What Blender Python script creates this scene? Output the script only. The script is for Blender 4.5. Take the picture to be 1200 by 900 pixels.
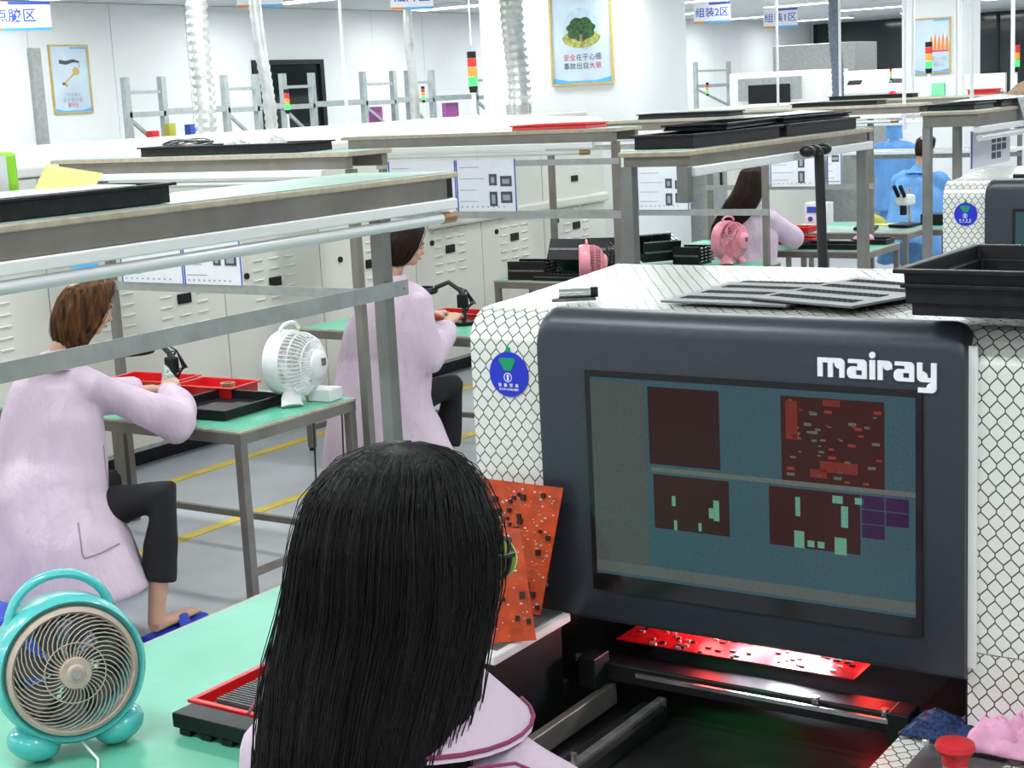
import bpy, bmesh, math, random
from mathutils import Vector, Matrix, noise
R = random.Random(7)
C = bpy.context.scene.collection
PI = math.pi
for o in list(bpy.data.objects): bpy.data.objects.remove(o)

# ------------------------------------------------------------------ camera, world, lights, exposure
H = 2.05
cam = bpy.data.objects.new('camera', bpy.data.cameras.new('camera')); C.objects.link(cam)
r_ = (0.8358161441509023, 0.546782924035933, -0.04939440413076083)
d_ = (0.05921700410808156, -0.17923195239283693, -0.9820230413111064)
f_ = (-0.5458064854883837, 0.8178657232236639, -0.1821838060164838)
cam.matrix_world = Matrix(((r_[0], -d_[0], -f_[0], 0), (r_[1], -d_[1], -f_[1], 0), (r_[2], -d_[2], -f_[2], H), (0, 0, 0, 1)))
cam.data.sensor_width = 36; cam.data.lens = 1823.5/1200*36; cam.data.clip_start = .05; cam.data.clip_end = 200
bpy.context.scene.camera = cam
W = bpy.data.worlds.new('world'); bpy.context.scene.world = W; W.use_nodes = True
W.node_tree.nodes['Background'].inputs[0].default_value = (.93, .97, 1, 1)
W.node_tree.nodes['Background'].inputs[1].default_value = .45
vs = bpy.context.scene.view_settings
vs.view_transform = 'Standard'; vs.look = 'None'; vs.gamma = 1; vs.use_curve_mapping = False
vs.exposure = 0.28
CEIL = 3.33
LAMPW = 26

# ------------------------------------------------------------------ materials
MATS = {}
def _mix(nt, fac, a, b):
    n = nt.nodes.new('ShaderNodeMix'); n.data_type = 'RGBA'
    if hasattr(fac, 'links'): nt.links.new(fac, n.inputs[0])
    else: n.inputs[0].default_value = fac
    for s, i in ((a, 6), (b, 7)):
        if hasattr(s, 'links'): nt.links.new(s, n.inputs[i])
        else: n.inputs[i].default_value = (*s[:3], 1)
    return n.outputs[2]
def mat(name, col, rough=.5, metal=0, var=.06, scale=18, bump=0, bscale=60, emit=None, es=1, stretch=None, col2=None, spec=None, alpha=None, coat=0, trans=0):
    if name in MATS: return MATS[name]
    m = bpy.data.materials.new(name); m.use_nodes = True; nt = m.node_tree; b = nt.nodes['Principled BSDF']
    tc = nt.nodes.new('ShaderNodeTexCoord'); co = tc.outputs['Object']
    if stretch:
        mp = nt.nodes.new('ShaderNodeMapping'); mp.inputs['Scale'].default_value = stretch; nt.links.new(co, mp.inputs[0]); co = mp.outputs[0]
    n = nt.nodes.new('ShaderNodeTexNoise'); n.inputs['Scale'].default_value = scale; n.inputs['Detail'].default_value = 4; nt.links.new(co, n.inputs['Vector'])
    rp = nt.nodes.new('ShaderNodeMapRange'); rp.inputs[1].default_value = .3; rp.inputs[2].default_value = .7; nt.links.new(n.outputs[0], rp.inputs[0])
    c2 = col2 or tuple(max(0, c*(1-var*2.2)) for c in col)
    nt.links.new(_mix(nt, rp.outputs[0], col, c2), b.inputs['Base Color'])
    b.inputs['Roughness'].default_value = rough; b.inputs['Metallic'].default_value = metal
    if spec is not None: b.inputs['Specular IOR Level'].default_value = spec
    if coat: b.inputs['Coat Weight'].default_value = coat
    if trans: b.inputs['Transmission Weight'].default_value = trans
    if alpha is not None: b.inputs['Alpha'].default_value = alpha
    if emit: b.inputs['Emission Color'].default_value = (*emit, 1); b.inputs['Emission Strength'].default_value = es
    if bump:
        n2 = nt.nodes.new('ShaderNodeTexNoise'); n2.inputs['Scale'].default_value = bscale; n2.inputs['Detail'].default_value = 5; nt.links.new(co, n2.inputs['Vector'])
        bp = nt.nodes.new('ShaderNodeBump'); bp.inputs['Strength'].default_value = bump; bp.inputs['Distance'].default_value = .01 if bump < .8 else .05
        nt.links.new(n2.outputs[0], bp.inputs['Height']); nt.links.new(bp.outputs[0], b.inputs['Normal'])
    MATS[name] = m; return m

def hexmat(name, base, line, cell=.0265, hh=.039, lw=.055):
    """printed chicken-wire pattern on UV space in metres"""
    m = bpy.data.materials.new(name); m.use_nodes = True; nt = m.node_tree; b = nt.nodes['Principled BSDF']
    L = nt.links
    def M(op, a, b_=None, c_=None):
        n = nt.nodes.new('ShaderNodeMath'); n.operation = op
        for i, s in enumerate((a, b_, c_)):
            if s is None: continue
            if hasattr(s, 'links'): L.new(s, n.inputs[i])
            else: n.inputs[i].default_value = s
        return n.outputs[0]
    uv = nt.nodes.new('ShaderNodeUVMap'); sp = nt.nodes.new('ShaderNodeSeparateXYZ')
    ns = nt.nodes.new('ShaderNodeTexNoise'); ns.inputs['Scale'].default_value = 9; L.new(uv.outputs[0], ns.inputs['Vector'])
    add = nt.nodes.new('ShaderNodeVectorMath'); add.operation = 'MULTIPLY_ADD'; L.new(ns.outputs['Color'], add.inputs[0]); add.inputs[1].default_value = (.008, .008, 0); L.new(uv.outputs[0], add.inputs[2])
    L.new(add.outputs[0], sp.inputs[0])
    u = M('DIVIDE', sp.outputs[0], cell); v = M('DIVIDE', sp.outputs[1], hh)
    S = 1.22
    def cellv(off):
        ax = M('SUBTRACT', M('FRACT', M('ADD', u, off+100)), .5)
        ay = M('MULTIPLY', M('SUBTRACT', M('FRACT', M('ADD', v, off+100)), .5), S)
        return ax, ay, M('ADD', M('MULTIPLY', ax, ax), M('MULTIPLY', ay, ay))
    ax, ay, a2 = cellv(0); bx, by, b2 = cellv(.5)
    d1 = M('DIVIDE', M('ABSOLUTE', M('SUBTRACT', a2, b2)), 1.58)
    isa = M('LESS_THAN', a2, b2)
    own = M('ADD', M('MULTIPLY', isa, M('ABSOLUTE', ax)), M('MULTIPLY', M('SUBTRACT', 1, isa), M('ABSOLUTE', bx)))
    d2 = M('SUBTRACT', .5, own)
    D = M('MINIMUM', d1, d2)
    k = nt.nodes.new('ShaderNodeMapRange'); L.new(D, k.inputs[0]); k.inputs[1].default_value = lw*.5; k.inputs[2].default_value = lw
    n = nt.nodes.new('ShaderNodeTexNoise'); n.inputs['Scale'].default_value = 6; L.new(uv.outputs[0], n.inputs['Vector'])
    bb = _mix(nt, n.outputs[0], base, tuple(c*.93 for c in base))
    L.new(_mix(nt, k.outputs[0], line, bb), b.inputs['Base Color'])
    b.inputs['Roughness'].default_value = .25; b.inputs['Coat Weight'].default_value = .6; b.inputs['Coat Roughness'].default_value = .12
    return m

white_hex = hexmat('white_printed_mesh_film', (.78, .79, .73), (.06, .055, .05))
M_ = dict(
 wall=mat('white_cleanroom_panel', (.78, .80, .80), .55, var=.03, scale=1.5, bump=.03),
 ceil=mat('pale_ceiling_board', (.66, .68, .67), .8, var=.03, scale=1),
 floor=mat('grey_epoxy_floor', (.50, .53, .57), .32, var=.07, scale=2.5, bump=.04, bscale=12),
 yellow=mat('yellow_floor_paint', (.85, .62, .05), .5, var=.1, scale=12),
 oven=mat('cream_powder_coat', (.70, .69, .62), .42, var=.03, scale=2, bump=.05, bscale=300),
 ovenw=mat('white_gloss_hood', (.86, .86, .83), .3, var=.02),
 dark=mat('black_plastic', (.010, .011, .012), .42, var=.2, spec=.3),
 esd=mat('black_conductive_tray', (.014, .015, .018), .42, var=.3, scale=30, bump=.1, bscale=150, spec=.3),
 panel=mat('charcoal_panel', (.035, .042, .055), .36, var=.08, scale=90, bump=.06, bscale=500),
 bezel=mat('gloss_black_bezel', (.006, .006, .007), .12, var=.1),
 steel=mat('dull_steel_tube', (.30, .30, .28), .42, .7, var=.14, scale=5),
 steeld=mat('brown_steel_tube', (.26, .245, .215), .48, .6, var=.14, scale=5),
 alu=mat('grey_aluminium_strip', (.42, .44, .43), .42, .5, var=.1, scale=20),
 galv=mat('galvanised_rack_steel', (.42, .47, .48), .5, .4, var=.1, scale=20),
 wood=mat('pale_board_edge', (.52, .44, .33), .6, var=.12, scale=30),
 green=mat('green_antistatic_mat', (.10, .42, .27), .38, var=.22, scale=3.5, bump=.05, bscale=40, col2=(.15, .50, .36)),
 greenp=mat('pale_green_mat', (.38, .56, .48), .4, var=.12, scale=4),
 lampw=mat('white_lamp_housing', (.80, .81, .80), .4, var=.02),
 tube=mat('white_lamp_tube', (.66, .68, .68), .25, var=.01),
 brass=mat('brass_tube_cap', (.45, .27, .14), .35, .8, var=.1),
 coatp=mat('pink_cleanroom_coat', (.67, .53, .64), .85, var=.06, scale=5, bump=.9, bscale=5, stretch=(1.3, 1.3, .5)),
 coatb=mat('blue_cleanroom_coat', (.16, .40, .82), .85, var=.1, scale=5, bump=.9, bscale=6, stretch=(1.3, 1.3, .5)),
 piping=mat('maroon_piping', (.26, .03, .10), .7),
 trous=mat('black_trousers', (.006, .006, .009), .85, var=.2),
 skin=mat('skin', (.62, .36, .25), .5, var=.07, scale=10),
 hairk=mat('black_hair', (.006, .005, .005), .46, var=.3, scale=60, stretch=(1, 1, .06), bump=.5, bscale=150, spec=.28),
 hairb=mat('auburn_hair', (.26, .105, .035), .36, var=.45, scale=60, stretch=(1, 1, .06), bump=.5, bscale=150, spec=.28),
 haird=mat('dark_brown_hair', (.045, .018, .012), .36, var=.4, scale=60, stretch=(1, 1, .06), bump=.5, bscale=150, spec=.28),
 eye=mat('eye_white', (.8, .8, .8), .2), lip=mat('lip', (.5, .16, .15), .5),
 teal=mat('turquoise_gloss_plastic', (.10, .56, .55), .24, var=.03, coat=.3),
 beige=mat('beige_pink_plastic', (.62, .47, .40), .45, var=.08, scale=30),
 blade=mat('grey_fan_blade', (.16, .19, .19), .3, var=.2),
 white=mat('white_plastic', (.82, .83, .83), .35, var=.02),
 pink=mat('pink_plastic', (.85, .30, .38), .35, var=.04),
 red=mat('red_plastic', (.72, .015, .02), .33, var=.08),
 redb=mat('red_button', (.70, .02, .03), .4, var=.1, bump=.3, bscale=200),
 silver=mat('bright_silver', (.75, .76, .75), .22, .95, var=.08),
 grey=mat('grey_metal_plate', (.20, .20, .20), .45, .5, var=.2, scale=30),
 stencil=mat('grey_stencil_steel', (.20, .20, .21), .4, .5, var=.1),
 blue=mat('royal_blue_disc', (.015, .03, .55), .35, var=.04),
 bluec=mat('blue_print', (.03, .08, .50), .5), skyb=mat('sky_blue_print', (.10, .45, .85), .5),
 gtag=mat('green_pointer', (.0, .30, .12), .5), wprint=mat('white_print', (.88, .9, .92), .5, var=.01),
 paper=mat('white_sheet', (.80, .82, .88), .4, var=.02), dprint=mat('dark_print', (.06, .07, .08), .5), gprint=mat('grey_print', (.35, .38, .45), .5),
 ypaper=mat('yellow_paper', (.88, .84, .30), .6, var=.03), lime=mat('lime_green_plastic', (.35, .85, .05), .4),
 pcb=mat('orange_circuit_board', (.62, .07, .012), .35, var=.2, scale=40), pcbr=mat('red_circuit_board', (.55, .015, .02), .25, var=.2, scale=50),
 comp=mat('black_component', (.02, .015, .015), .3, var=.2), pad=mat('solder_pad', (.80, .78, .70), .3, .6, var=.1),
 purple=mat('purple_card', (.42, .10, .36), .6), duct=mat('silver_foil_duct', (.72, .74, .73), .30, .75, var=.15, scale=10),
 ductg=mat('grey_fabric_duct', (.16, .20, .26), .5, var=.2, scale=30),
 glassd=mat('dark_window_glass', (.018, .028, .028), .08, var=.2, scale=.7), gold=mat('gold_frame', (.62, .46, .16), .35, .3, var=.1),
 poster=mat('pale_blue_poster', (.62, .74, .86), .45, var=.1, scale=2), leaf=mat('tree_green_print', (.04, .16, .03), .6, var=.5, scale=40),
 glob=mat('globe_tint_print', (.50, .66, .80), .5, var=.1), field=mat('yellow_field_print', (.55, .55, .15), .6, var=.3, scale=30),
 orange=mat('orange_print', (.80, .28, .05), .5), redp=mat('red_print', (.70, .05, .06), .5),
 gon=mat('green_lamp_lit', (.05, .6, .12), .3, emit=(.04, 1, .12), es=1.3), ron=mat('red_lamp', (.55, .03, .02), .3, emit=(1, .05, .02), es=.12), oon=mat('amber_lamp', (.8, .25, .03), .3, emit=(1, .35, .03), es=.3),
 cable=mat('black_cable', (.012, .012, .014), .5), bluep=mat('blue_plastic', (.01, .05, .50), .4), bag=mat('clear_bag', (.75, .78, .78), .15, var=.2, scale=50, bump=.8, bscale=50),
 navy=mat('navy_speckled_fabric', (.02, .06, .22), .7, var=.6, scale=180, bump=.6, bscale=200), pinkc=mat('pink_cloth', (.85, .42, .62), .85, var=.12, bump=.2, bscale=40),
 olive=mat('yellow_green_plastic', (.42, .45, .06), .5), kraft=mat('brown_card', (.42, .28, .16), .7, var=.3), lens=mat('teal_lens_glass', (.05, .25, .25), .08),
)

# ------------------------------------------------------------------ mesh helpers
class MB:
    def __init__(s): s.v = []; s.f = []; s.sm = []
    def add(s, vs_, fs, smooth=False):
        n = len(s.v); s.v += [tuple(v) for v in vs_]; s.f += [tuple(i+n for i in f) for f in fs]; s.sm += [smooth]*len(fs); return s
    def box(s, x0, x1, y0, y1, z0, z1, M=None):
        v = [Vector(p) for p in ((x0,y0,z0),(x1,y0,z0),(x1,y1,z0),(x0,y1,z0),(x0,y0,z1),(x1,y0,z1),(x1,y1,z1),(x0,y1,z1))]
        if M: v = [M @ p for p in v]
        return s.add(v, [(0,3,2,1),(4,5,6,7),(0,1,5,4),(1,2,6,5),(2,3,7,6),(3,0,4,7)])
    def bar(s, a, b, w, h=None, up=(0,0,1)):
        a = Vector(a); b = Vector(b); h = h or w; d = (b-a).normalized(); u = Vector(up)
        if abs(d.dot(u)) > .99: u = Vector((0,1,0))
        x = d.cross(u).normalized()*w/2; y = x.cross(d).normalized()*h/2
        v = [p+q for p in (a, b) for q in (-x-y, x-y, x+y, -x+y)]
        return s.add(v, [(0,1,2,3),(7,6,5,4),(0,4,5,1),(1,5,6,2),(2,6,7,3),(3,7,4,0)])
    def tube(s, pts, r, seg=8, sec=None, cap=True, closed=False):
        """r: radius, list, or list of (rx, ry); sec: preferred 'side' vector"""
        pts = [Vector(p) for p in pts]; n = len(pts); rings = []
        if not isinstance(r, (list, tuple)): r = [r]*n
        px = None
        for i, p in enumerate(pts):
            if closed: d = pts[(i+1) % n]-pts[i-1]
            else: d = pts[min(i+1, n-1)]-pts[max(i-1, 0)]
            d = d.normalized() if d.length > 1e-9 else Vector((0,0,1))
            if sec is not None: x = Vector(sec)-d*Vector(sec).dot(d)
            elif px is None: x = d.orthogonal()
            else: x = px-d*px.dot(d)
            if x.length < 1e-6: x = d.orthogonal()
            x.normalize(); px = x; y = d.cross(x)
            rr = r[i]; rx, ry = rr if isinstance(rr, (list, tuple)) else (rr, rr)
            rings.append([p+x*math.cos(2*PI*k/seg)*rx+y*math.sin(2*PI*k/seg)*ry for k in range(seg)])
        v = [q for g in rings for q in g]; f = []
        m = n if closed else n-1
        for i in range(m):
            a = i*seg; b = ((i+1) % n)*seg
            for k in range(seg):
                k2 = (k+1) % seg; f.append((a+k, a+k2, b+k2, b+k))
        if cap and not closed: f.append(tuple(range(seg-1, -1, -1))); f.append(tuple(range((n-1)*seg, n*seg)))
        return s.add(v, f, True)
    def ell(s, c, rx, ry, rz, M=None, seg=16, rings=10):
        c = Vector(c); v = []; f = []
        for i in range(rings+1):
            t = PI*i/rings
            for k in range(seg):
                a = 2*PI*k/seg; p = Vector((math.sin(t)*math.cos(a)*rx, math.sin(t)*math.sin(a)*ry, math.cos(t)*rz))
                v.append(c+(M.to_3x3() @ p if M else p))
        for i in range(rings):
            for k in range(seg):
                k2 = (k+1) % seg; f.append((i*seg+k, (i+1)*seg+k, (i+1)*seg+k2, i*seg+k2))
        return s.add(v, f, True)
    def cyl(s, a, b, r, seg=16, r2=None): return s.tube([a, b], [r, r if r2 is None else r2], seg)
    def poly(s, pts, th=.001, nrm=(0,0,1)):
        n = Vector(nrm)*th; pts = [Vector(p) for p in pts]; k = len(pts)
        v = pts+[p+n for p in pts]
        return s.add(v, [tuple(range(k-1, -1, -1)), tuple(range(k, 2*k))]+[(i, (i+1) % k, k+(i+1) % k, k+i) for i in range(k)])
    def lathe(s, prof, c=(0,0,0), axis='Z', seg=32, M=None):
        """prof list of (r, h)"""
        v = []; f = []
        for r, h in prof:
            for k in range(seg):
                a = 2*PI*k/seg; p = Vector((r*math.cos(a), r*math.sin(a), h)) 
                if axis == 'Y': p = Vector((p.x, p.z, p.y))
                v.append((M @ p if M else p)+Vector(c))
        for i in range(len(prof)-1):
            for k in range(seg):
                k2 = (k+1) % seg; f.append((i*seg+k, i*seg+k2, (i+1)*seg+k2, (i+1)*seg+k))
        return s.add(v, f, True)
    def xf(s, M):
        s.v = [tuple(M @ Vector(v)) for v in s.v]; return s
    def build(s, name, m, parent=None, bevel=0, uv=None, **tags):
        me = bpy.data.meshes.new(name); me.from_pydata(s.v, [], s.f)
        bm = bmesh.new(); bm.from_mesh(me); bmesh.ops.remove_doubles(bm, verts=bm.verts, dist=1e-6)
        bmesh.ops.recalc_face_normals(bm, faces=bm.faces)
        sharp = not any(s.sm)
        bm.to_mesh(me); bm.free()
        if not sharp:
            for p in me.polygons: p.use_smooth = True
            try: me.set_sharp_from_angle(angle=.7)
            except Exception: pass
        o = bpy.data.objects.new(name, me); C.objects.link(o)
        if bevel:
            b = o.modifiers.new('bevel', 'BEVEL'); b.width = bevel; b.segments = 2; b.limit_method = 'ANGLE'
        if uv:
            L = me.uv_layers.new(name='UVMap')
            for p in me.polygons:
                for li in p.loop_indices: L.data[li].uv = uv(me.vertices[me.loops[li].vertex_index].co, p.normal)
        me.materials.append(m if not isinstance(m, str) else M_[m])
        if parent: o.parent = parent
        for k, t in tags.items(): o[k] = t
        return o
def thing(name, label, cat, loc=(0,0,0), rz=0, group=None):
    o = bpy.data.objects.new(name, None); C.objects.link(o); o.empty_display_size = .1
    o.location = loc; o.rotation_euler = (0, 0, rz); o['label'] = label; o['category'] = cat
    if group: o['group'] = group
    return o
def tag(o, label, cat, group=None):
    o['label'] = label; o['category'] = cat
    if group: o['group'] = group
    return o
def struct(o): o['kind'] = 'structure'; return o
def copy_tree(o, loc, rz=0, label=None, group=None, parent=None):
    c = o.copy(); C.objects.link(c); c.location = loc; c.rotation_euler = (0, 0, rz)
    if label: c['label'] = label
    if group: c['group'] = group
    for ch in list(o.children):
        k = ch.copy(); C.objects.link(k); k.parent = c
        for g in list(ch.children):
            q = g.copy(); C.objects.link(q); q.parent = k
    return c
def boxuv(co, n):
    a = [abs(x) for x in n]
    if a[2] > a[0] and a[2] > a[1]: return (co.x, co.y)
    return (co.x, co.z) if a[1] > a[0] else (co.y, co.z)
def text(body, size, m, parent, Mx, name='lettering', ext=.0004, align='CENTER', sx=1, bold=0):
    cu = bpy.data.curves.new('t', 'FONT'); cu.body = body; cu.size = size; cu.align_x = align; cu.align_y = 'CENTER'; cu.extrude = ext; cu.offset = bold; cu.resolution_u = 3
    o = bpy.data.objects.new('t', cu); C.objects.link(o)
    me = bpy.data.meshes.new_from_object(o.evaluated_get(bpy.context.evaluated_depsgraph_get()))
    bpy.data.objects.remove(o)
    me.transform(Mx @ Matrix.Diagonal((sx, 1, 1, 1)))
    me.materials.clear(); me.materials.append(M_[m]); me.name = name
    o = bpy.data.objects.new(name, me); C.objects.link(o)
    if parent: o.parent = parent
    return o
FRONT = Matrix.Rotation(PI/2, 4, 'X')                      # text plane XY -> XZ, facing -Y
def front(x, y, z): return Matrix.Translation((x, y, z)) @ FRONT
def onleft(x, y, z): return Matrix.Translation((x, y, z)) @ Matrix.Rotation(PI/2, 4, 'Z') @ FRONT   # facing +X
def disc(mb, c, r, M, seg=40, th=.001, r0=0, sy=1):
    p = [M @ Vector((r*math.cos(2*PI*k/seg), r*sy*math.sin(2*PI*k/seg), 0)) for k in range(seg)]
    n = (M.to_3x3() @ Vector((0,0,1)))
    if not r0: return mb.poly(p, th, n)
    q = [M @ Vector((r0*math.cos(2*PI*k/seg), r0*sy*math.sin(2*PI*k/seg), 0)) for k in range(seg)]
    v = p+q+[a+n*th for a in p]+[a+n*th for a in q]; f = []
    for k in range(seg):
        j = (k+1) % seg; f += [(2*seg+k, 2*seg+j, 3*seg+j, 3*seg+k), (k, j, 2*seg+j, 2*seg+k), (seg+k, 3*seg+k, 3*seg+j, seg+j)]
    return mb.add(v, f)

# ------------------------------------------------------------------ room
XW = -14.0
o = struct(MB().box(-14.4, 5, -3, 36, -.1, 0).build('floor', 'floor'))
for n, x, w in ((1, -6.38, .07), (2, -5.455, .07)):
    struct(MB().box(x-w/2, x+w/2, 1, 14, .0005, .003).build('trim_%d' % n, 'yellow'))
o = struct(MB().box(-14.4, 5, -3, 36, CEIL, CEIL+.1).build('ceiling', 'ceil'))
wl = struct(MB().box(XW-.15, XW-.03, -3, 36, 0, CEIL).build('wall_left', 'wall'))
me0 = None
yy = [-2.89+1.22*i for i in range(30)]
door_y = (15.2, 16.62)
for y in yy:
    if y+1.2 > door_y[0] and y < 16.7: continue
    if me0 is None:
        p = MB().box(-.03, 0, 0, 1.212, .1, CEIL-.005).build('wall_panel', 'wall', wl, bevel=.004); me0 = p
        p.location = (XW, y, 0)
    else:
        q = p.copy(); C.objects.link(q); q.location = (XW, y, 0); q.parent = wl
MB().box(XW-.03, XW, 14.19, 15.3, .1, CEIL-.005).build('wall_panel', 'wall', wl)
MB().box(XW-.03, XW, 16.72, 17.845, .1, CEIL-.005).build('wall_panel', 'wall', wl)
MB().box(XW-.03, XW, 15.3, 16.72, 2.66, CEIL-.005).build('wall_panel', 'wall', wl)
struct(MB().box(XW-.03, XW+.015, -3, 36, 0, .1).build('baseboard_left', 'alu'))
d = struct(MB().box(XW-.02, XW-.01, 15.38, 16.64, 0, 2.6).build('door_1', 'glassd'))
MB().box(XW-.03, XW+.03, 15.3, 15.38, 0, 2.66).box(XW-.03, XW+.03, 16.64, 16.72, 0, 2.66).box(XW-.03, XW+.03, 15.38, 16.64, 2.6, 2.66).build('door_frame', 'dark', d)
wb = struct(MB().box(-14.1, 5, 33.9, 34, 0, CEIL).build('wall_back', 'wall'))
wn = struct(MB().box(-13.9, 4.9, 33.84, 33.86, .9, 3.28).build('window_1', 'glassd'))
for i in range(10):
    MB().box(-13.9+i*2.05-.03, -13.9+i*2.05+.03, 33.8, 33.88, .9, 3.28).build('mullion', 'dark', wn)
MB().box(-13.9, 4.9, 33.8, 33.9, .84, .9).build('window_sill', 'bluep', wn)
# square columns
struct(MB().box(-10.2, -8.255, 15, 16.3, 0, CEIL).build('wall_pillar', 'wall', bevel=.01))
struct(MB().box(-6.68, -5.937, 19, 19.75, 0, CEIL).build('wall_pillar', 'wall', bevel=.01))
# vertical pipe cover on the left wall
struct(MB().box(XW, XW+.06, 11.72, 11.86, 0, 2.82).build('trim_3', 'alu'))

# ------------------------------------------------------------------ ceiling lamps (mesh panel + its own light)
for i, x in enumerate((-12.6, -10.3, -7.7, -5.0, -2.4, .6)):
    for k in range(11):
        y = -1.9+3.3*k
        if (x, k) and y > 33: continue
        t = thing('ceiling_light', 'flat white rectangular ceiling light panel, glowing', 'ceiling light', (x, y, CEIL), 0, 'rows of light panels on the ceiling')
        MB().box(-.62, .62, -.17, .17, -.06, -.001).build('frame', 'lampw', t)
        MB().box(-.6, .6, -.15, .15, -.064, -.0605).build('diffuser', mat('lit_diffuser', (1, 1, 1), .5, emit=(.95, 1, 1), es=7), t)
        l = bpy.data.lights.new('ceiling_light_glow', 'AREA'); l.shape = 'RECTANGLE'; l.size = 1.2; l.size_y = .3; l.energy = LAMPW; l.color = (.95, .99, 1)
        lo = bpy.data.objects.new('ceiling_light_glow', l); C.objects.link(lo); lo.location = (0, 0, -.07); lo.parent = t

# ------------------------------------------------------------------ long reflow oven with louvred side panels
XO = -6.75
oven = thing('reflow_oven', 'long cream reflow oven with louvred side panels and a white hood, running along the aisle', 'oven', (XO, 5, 0))
Y0, Y1 = -4.2, 6.7        # local (world y 0.8 .. 11.7)
MB().box(-1.35, -.03, Y0, Y1, .12, 1.74).build('body', 'oven', oven)
MB().box(-1.3, -.12, Y0+.05, Y1-.05, 0, .12).build('plinth', 'dark', oven)
prof = [(0, 1.745), (.012, 1.80), (-.05, 1.835), (-1.25, 1.89), (-1.36, 1.80), (-1.36, 1.745)]
v = [(x, y, z) for y in (Y0-.02, Y1+.02) for x, z in prof]
MB().add(v, [tuple(range(6)), tuple(range(11, 5, -1))]+[(i, (i+1) % 6, 6+(i+1) % 6, 6+i) for i in range(6)]).build('hood', 'ovenw', oven, bevel=.012)
lv = MB()   # one louvre: small pressed scoop
lv.add([(0,-.045,0),(0,.045,0),(.014,.04,-.004),(.014,-.04,-.004),(0,.045,-.016),(0,-.045,-.016)], [(0,1,2,3),(3,2,4,5),(0,3,5),(1,4,2)])
lv0 = None
edges = [-4.2, -2.95, -1.62, -.30, .63, 1.98, 2.9, 3.95, 4.8, 5.7, 6.7]
for a, b in zip(edges[:-1], edges[1:]):
    pn = MB().box(-.03, 0, a+.004, b-.004, .125, 1.735).build('side_panel', 'oven', oven, bevel=.003)
    w = b-a
    cs = [a+w*.3, b-w*.26] if w > 1.2 else [a+w*.5]
    for c in cs:
        for col in (-.15, 0, .15):
            for row in range(6):
                z = .80+row*.062
                if col == 0 and row in (2, 3): continue
                if lv0 is None:
                    lv0 = lv.build('louvre', 'ovenw', pn); q = lv0
                else:
                    q = lv0.copy(); C.objects.link(q); q.parent = pn
                q.location = (.001, c+col, z)
        h = MB().box(0, .012, c-.055, c+.055, .925, .985).build('recessed_handle', 'dark', pn, bevel=.004)
        h2 = MB().box(0, .012, c-.05+.0, c+.05, 1.32, 1.37).build('recessed_handle', 'dark', pn, bevel=.004)
    MB().tube([(0, a+.2, 1.02), (.012, a+.2, 1.02)], .02, 12).build('latch_knob', 'dark', pn)
# grey raised mid rail of the oven seen at its far part
MB().box(0, .05, 4.1, 6.7, 1.12, 1.20).build('mid_rail', 'oven', oven, bevel=.02)
for a, b, z0, z1 in ((-4.2, 6.7, .118, .14),): MB().box(-.0, .012, a, b, z0, z1).build('lower_trim', 'alu', oven)

# foil exhaust ducts rising from the oven hood
def duct(name, label, x, y, r, z0, z1, m, pitch=.055, lean=0, amp=.1):
    t = thing(name, label, 'duct', (x, y, z0))
    n = int((z1-z0)/pitch); pts = []; rr = []
    for i in range(n*2+1):
        z = (z1-z0)*i/(n*2); pts.append((lean*z+.01*math.sin(z*5), .012*math.sin(z*3+1), z)); rr.append(r*(1 if i % 2 else 1-amp))
    MB().tube(pts, rr, 20).build('corrugated_hose', m, t)
    MB().tube([(0,0,-.02), (0,0,.10)], r*1.02, 20).tube([(0,0,-.02), (0,0,-.005)], r*1.25, 20).build('collar', 'silver', t)
    return t
duct('exhaust_duct', 'wide silver foil duct rising from the oven hood, leftmost of the ducts', -8.3, 8.5, .085, 1.72, CEIL, 'duct', lean=.05, pitch=.06, amp=.15)
duct('exhaust_duct', 'thin silver foil duct just right of the widest left duct', -8.3, 9.24, .052, 1.72, CEIL, 'duct', lean=-.045, amp=.15)
duct('exhaust_duct', 'thin silver foil duct rising behind the oven beneath a hanging sign', -9.3, 12.45, .045, 1.72, CEIL, 'duct')
duct('exhaust_duct', 'widest silver foil duct, beside the tree poster pillar', -8.3, 12.8, .12, 1.86, CEIL, 'duct', lean=-.02, amp=.14, pitch=.07)
duct('exhaust_duct', 'dark grey fabric duct hanging in the far hall', -7.95, 20.1, .085, 1.72, CEIL, 'ductg', lean=-.02, pitch=.075)

# ------------------------------------------------------------------ signal towers
def tower(label, x, y, z, s, st=None):
    t = thing('signal_tower', label, 'signal light', (x, y, z))
    st = st or .3*s
    MB().cyl((0,0,-st), (0,0,0), .012*s if st > .25*s+.1 else .02*s).tube([(0,0,-st),(0,0,-st+.02*s)], .035*s, 16).build('stem', 'white', t)
    MB().cyl((0,0,0), (0,0,.06*s), .034*s, 20, .045*s).build('base_collar', 'dark', t)
    zz = .06*s
    for n, m in (('green_segment', 'gon'), ('amber_segment', 'oon'), ('red_segment', 'ron')):
        MB().cyl((0,0,zz+.003), (0,0,zz+.085*s), .044*s, 20).build(n, m, t); zz += .088*s
    MB().cyl((0,0,zz), (0,0,zz+.06*s), .044*s, 20).build('top_cap', 'dark', t)
    return t
tower('large lit signal tower, red amber and green, standing on the oven hood', -7.9, 11.46, 2.09, .92, .205)
tower('small signal tower with green lit, in front of the dark door', -10.4, 11.84, 1.98, .62, .26)
tower('small signal tower with green lit, left of the large tower', -10.1, 13.7, 2.02, .45, .3)
tower('small signal tower beside the far wall shelf', -8.3, 16.9, 1.93, .40, .15)
tower('white-stemmed signal tower in front of the flame poster', -5.19, 15.55, 2.06, .80, .222)
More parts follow.
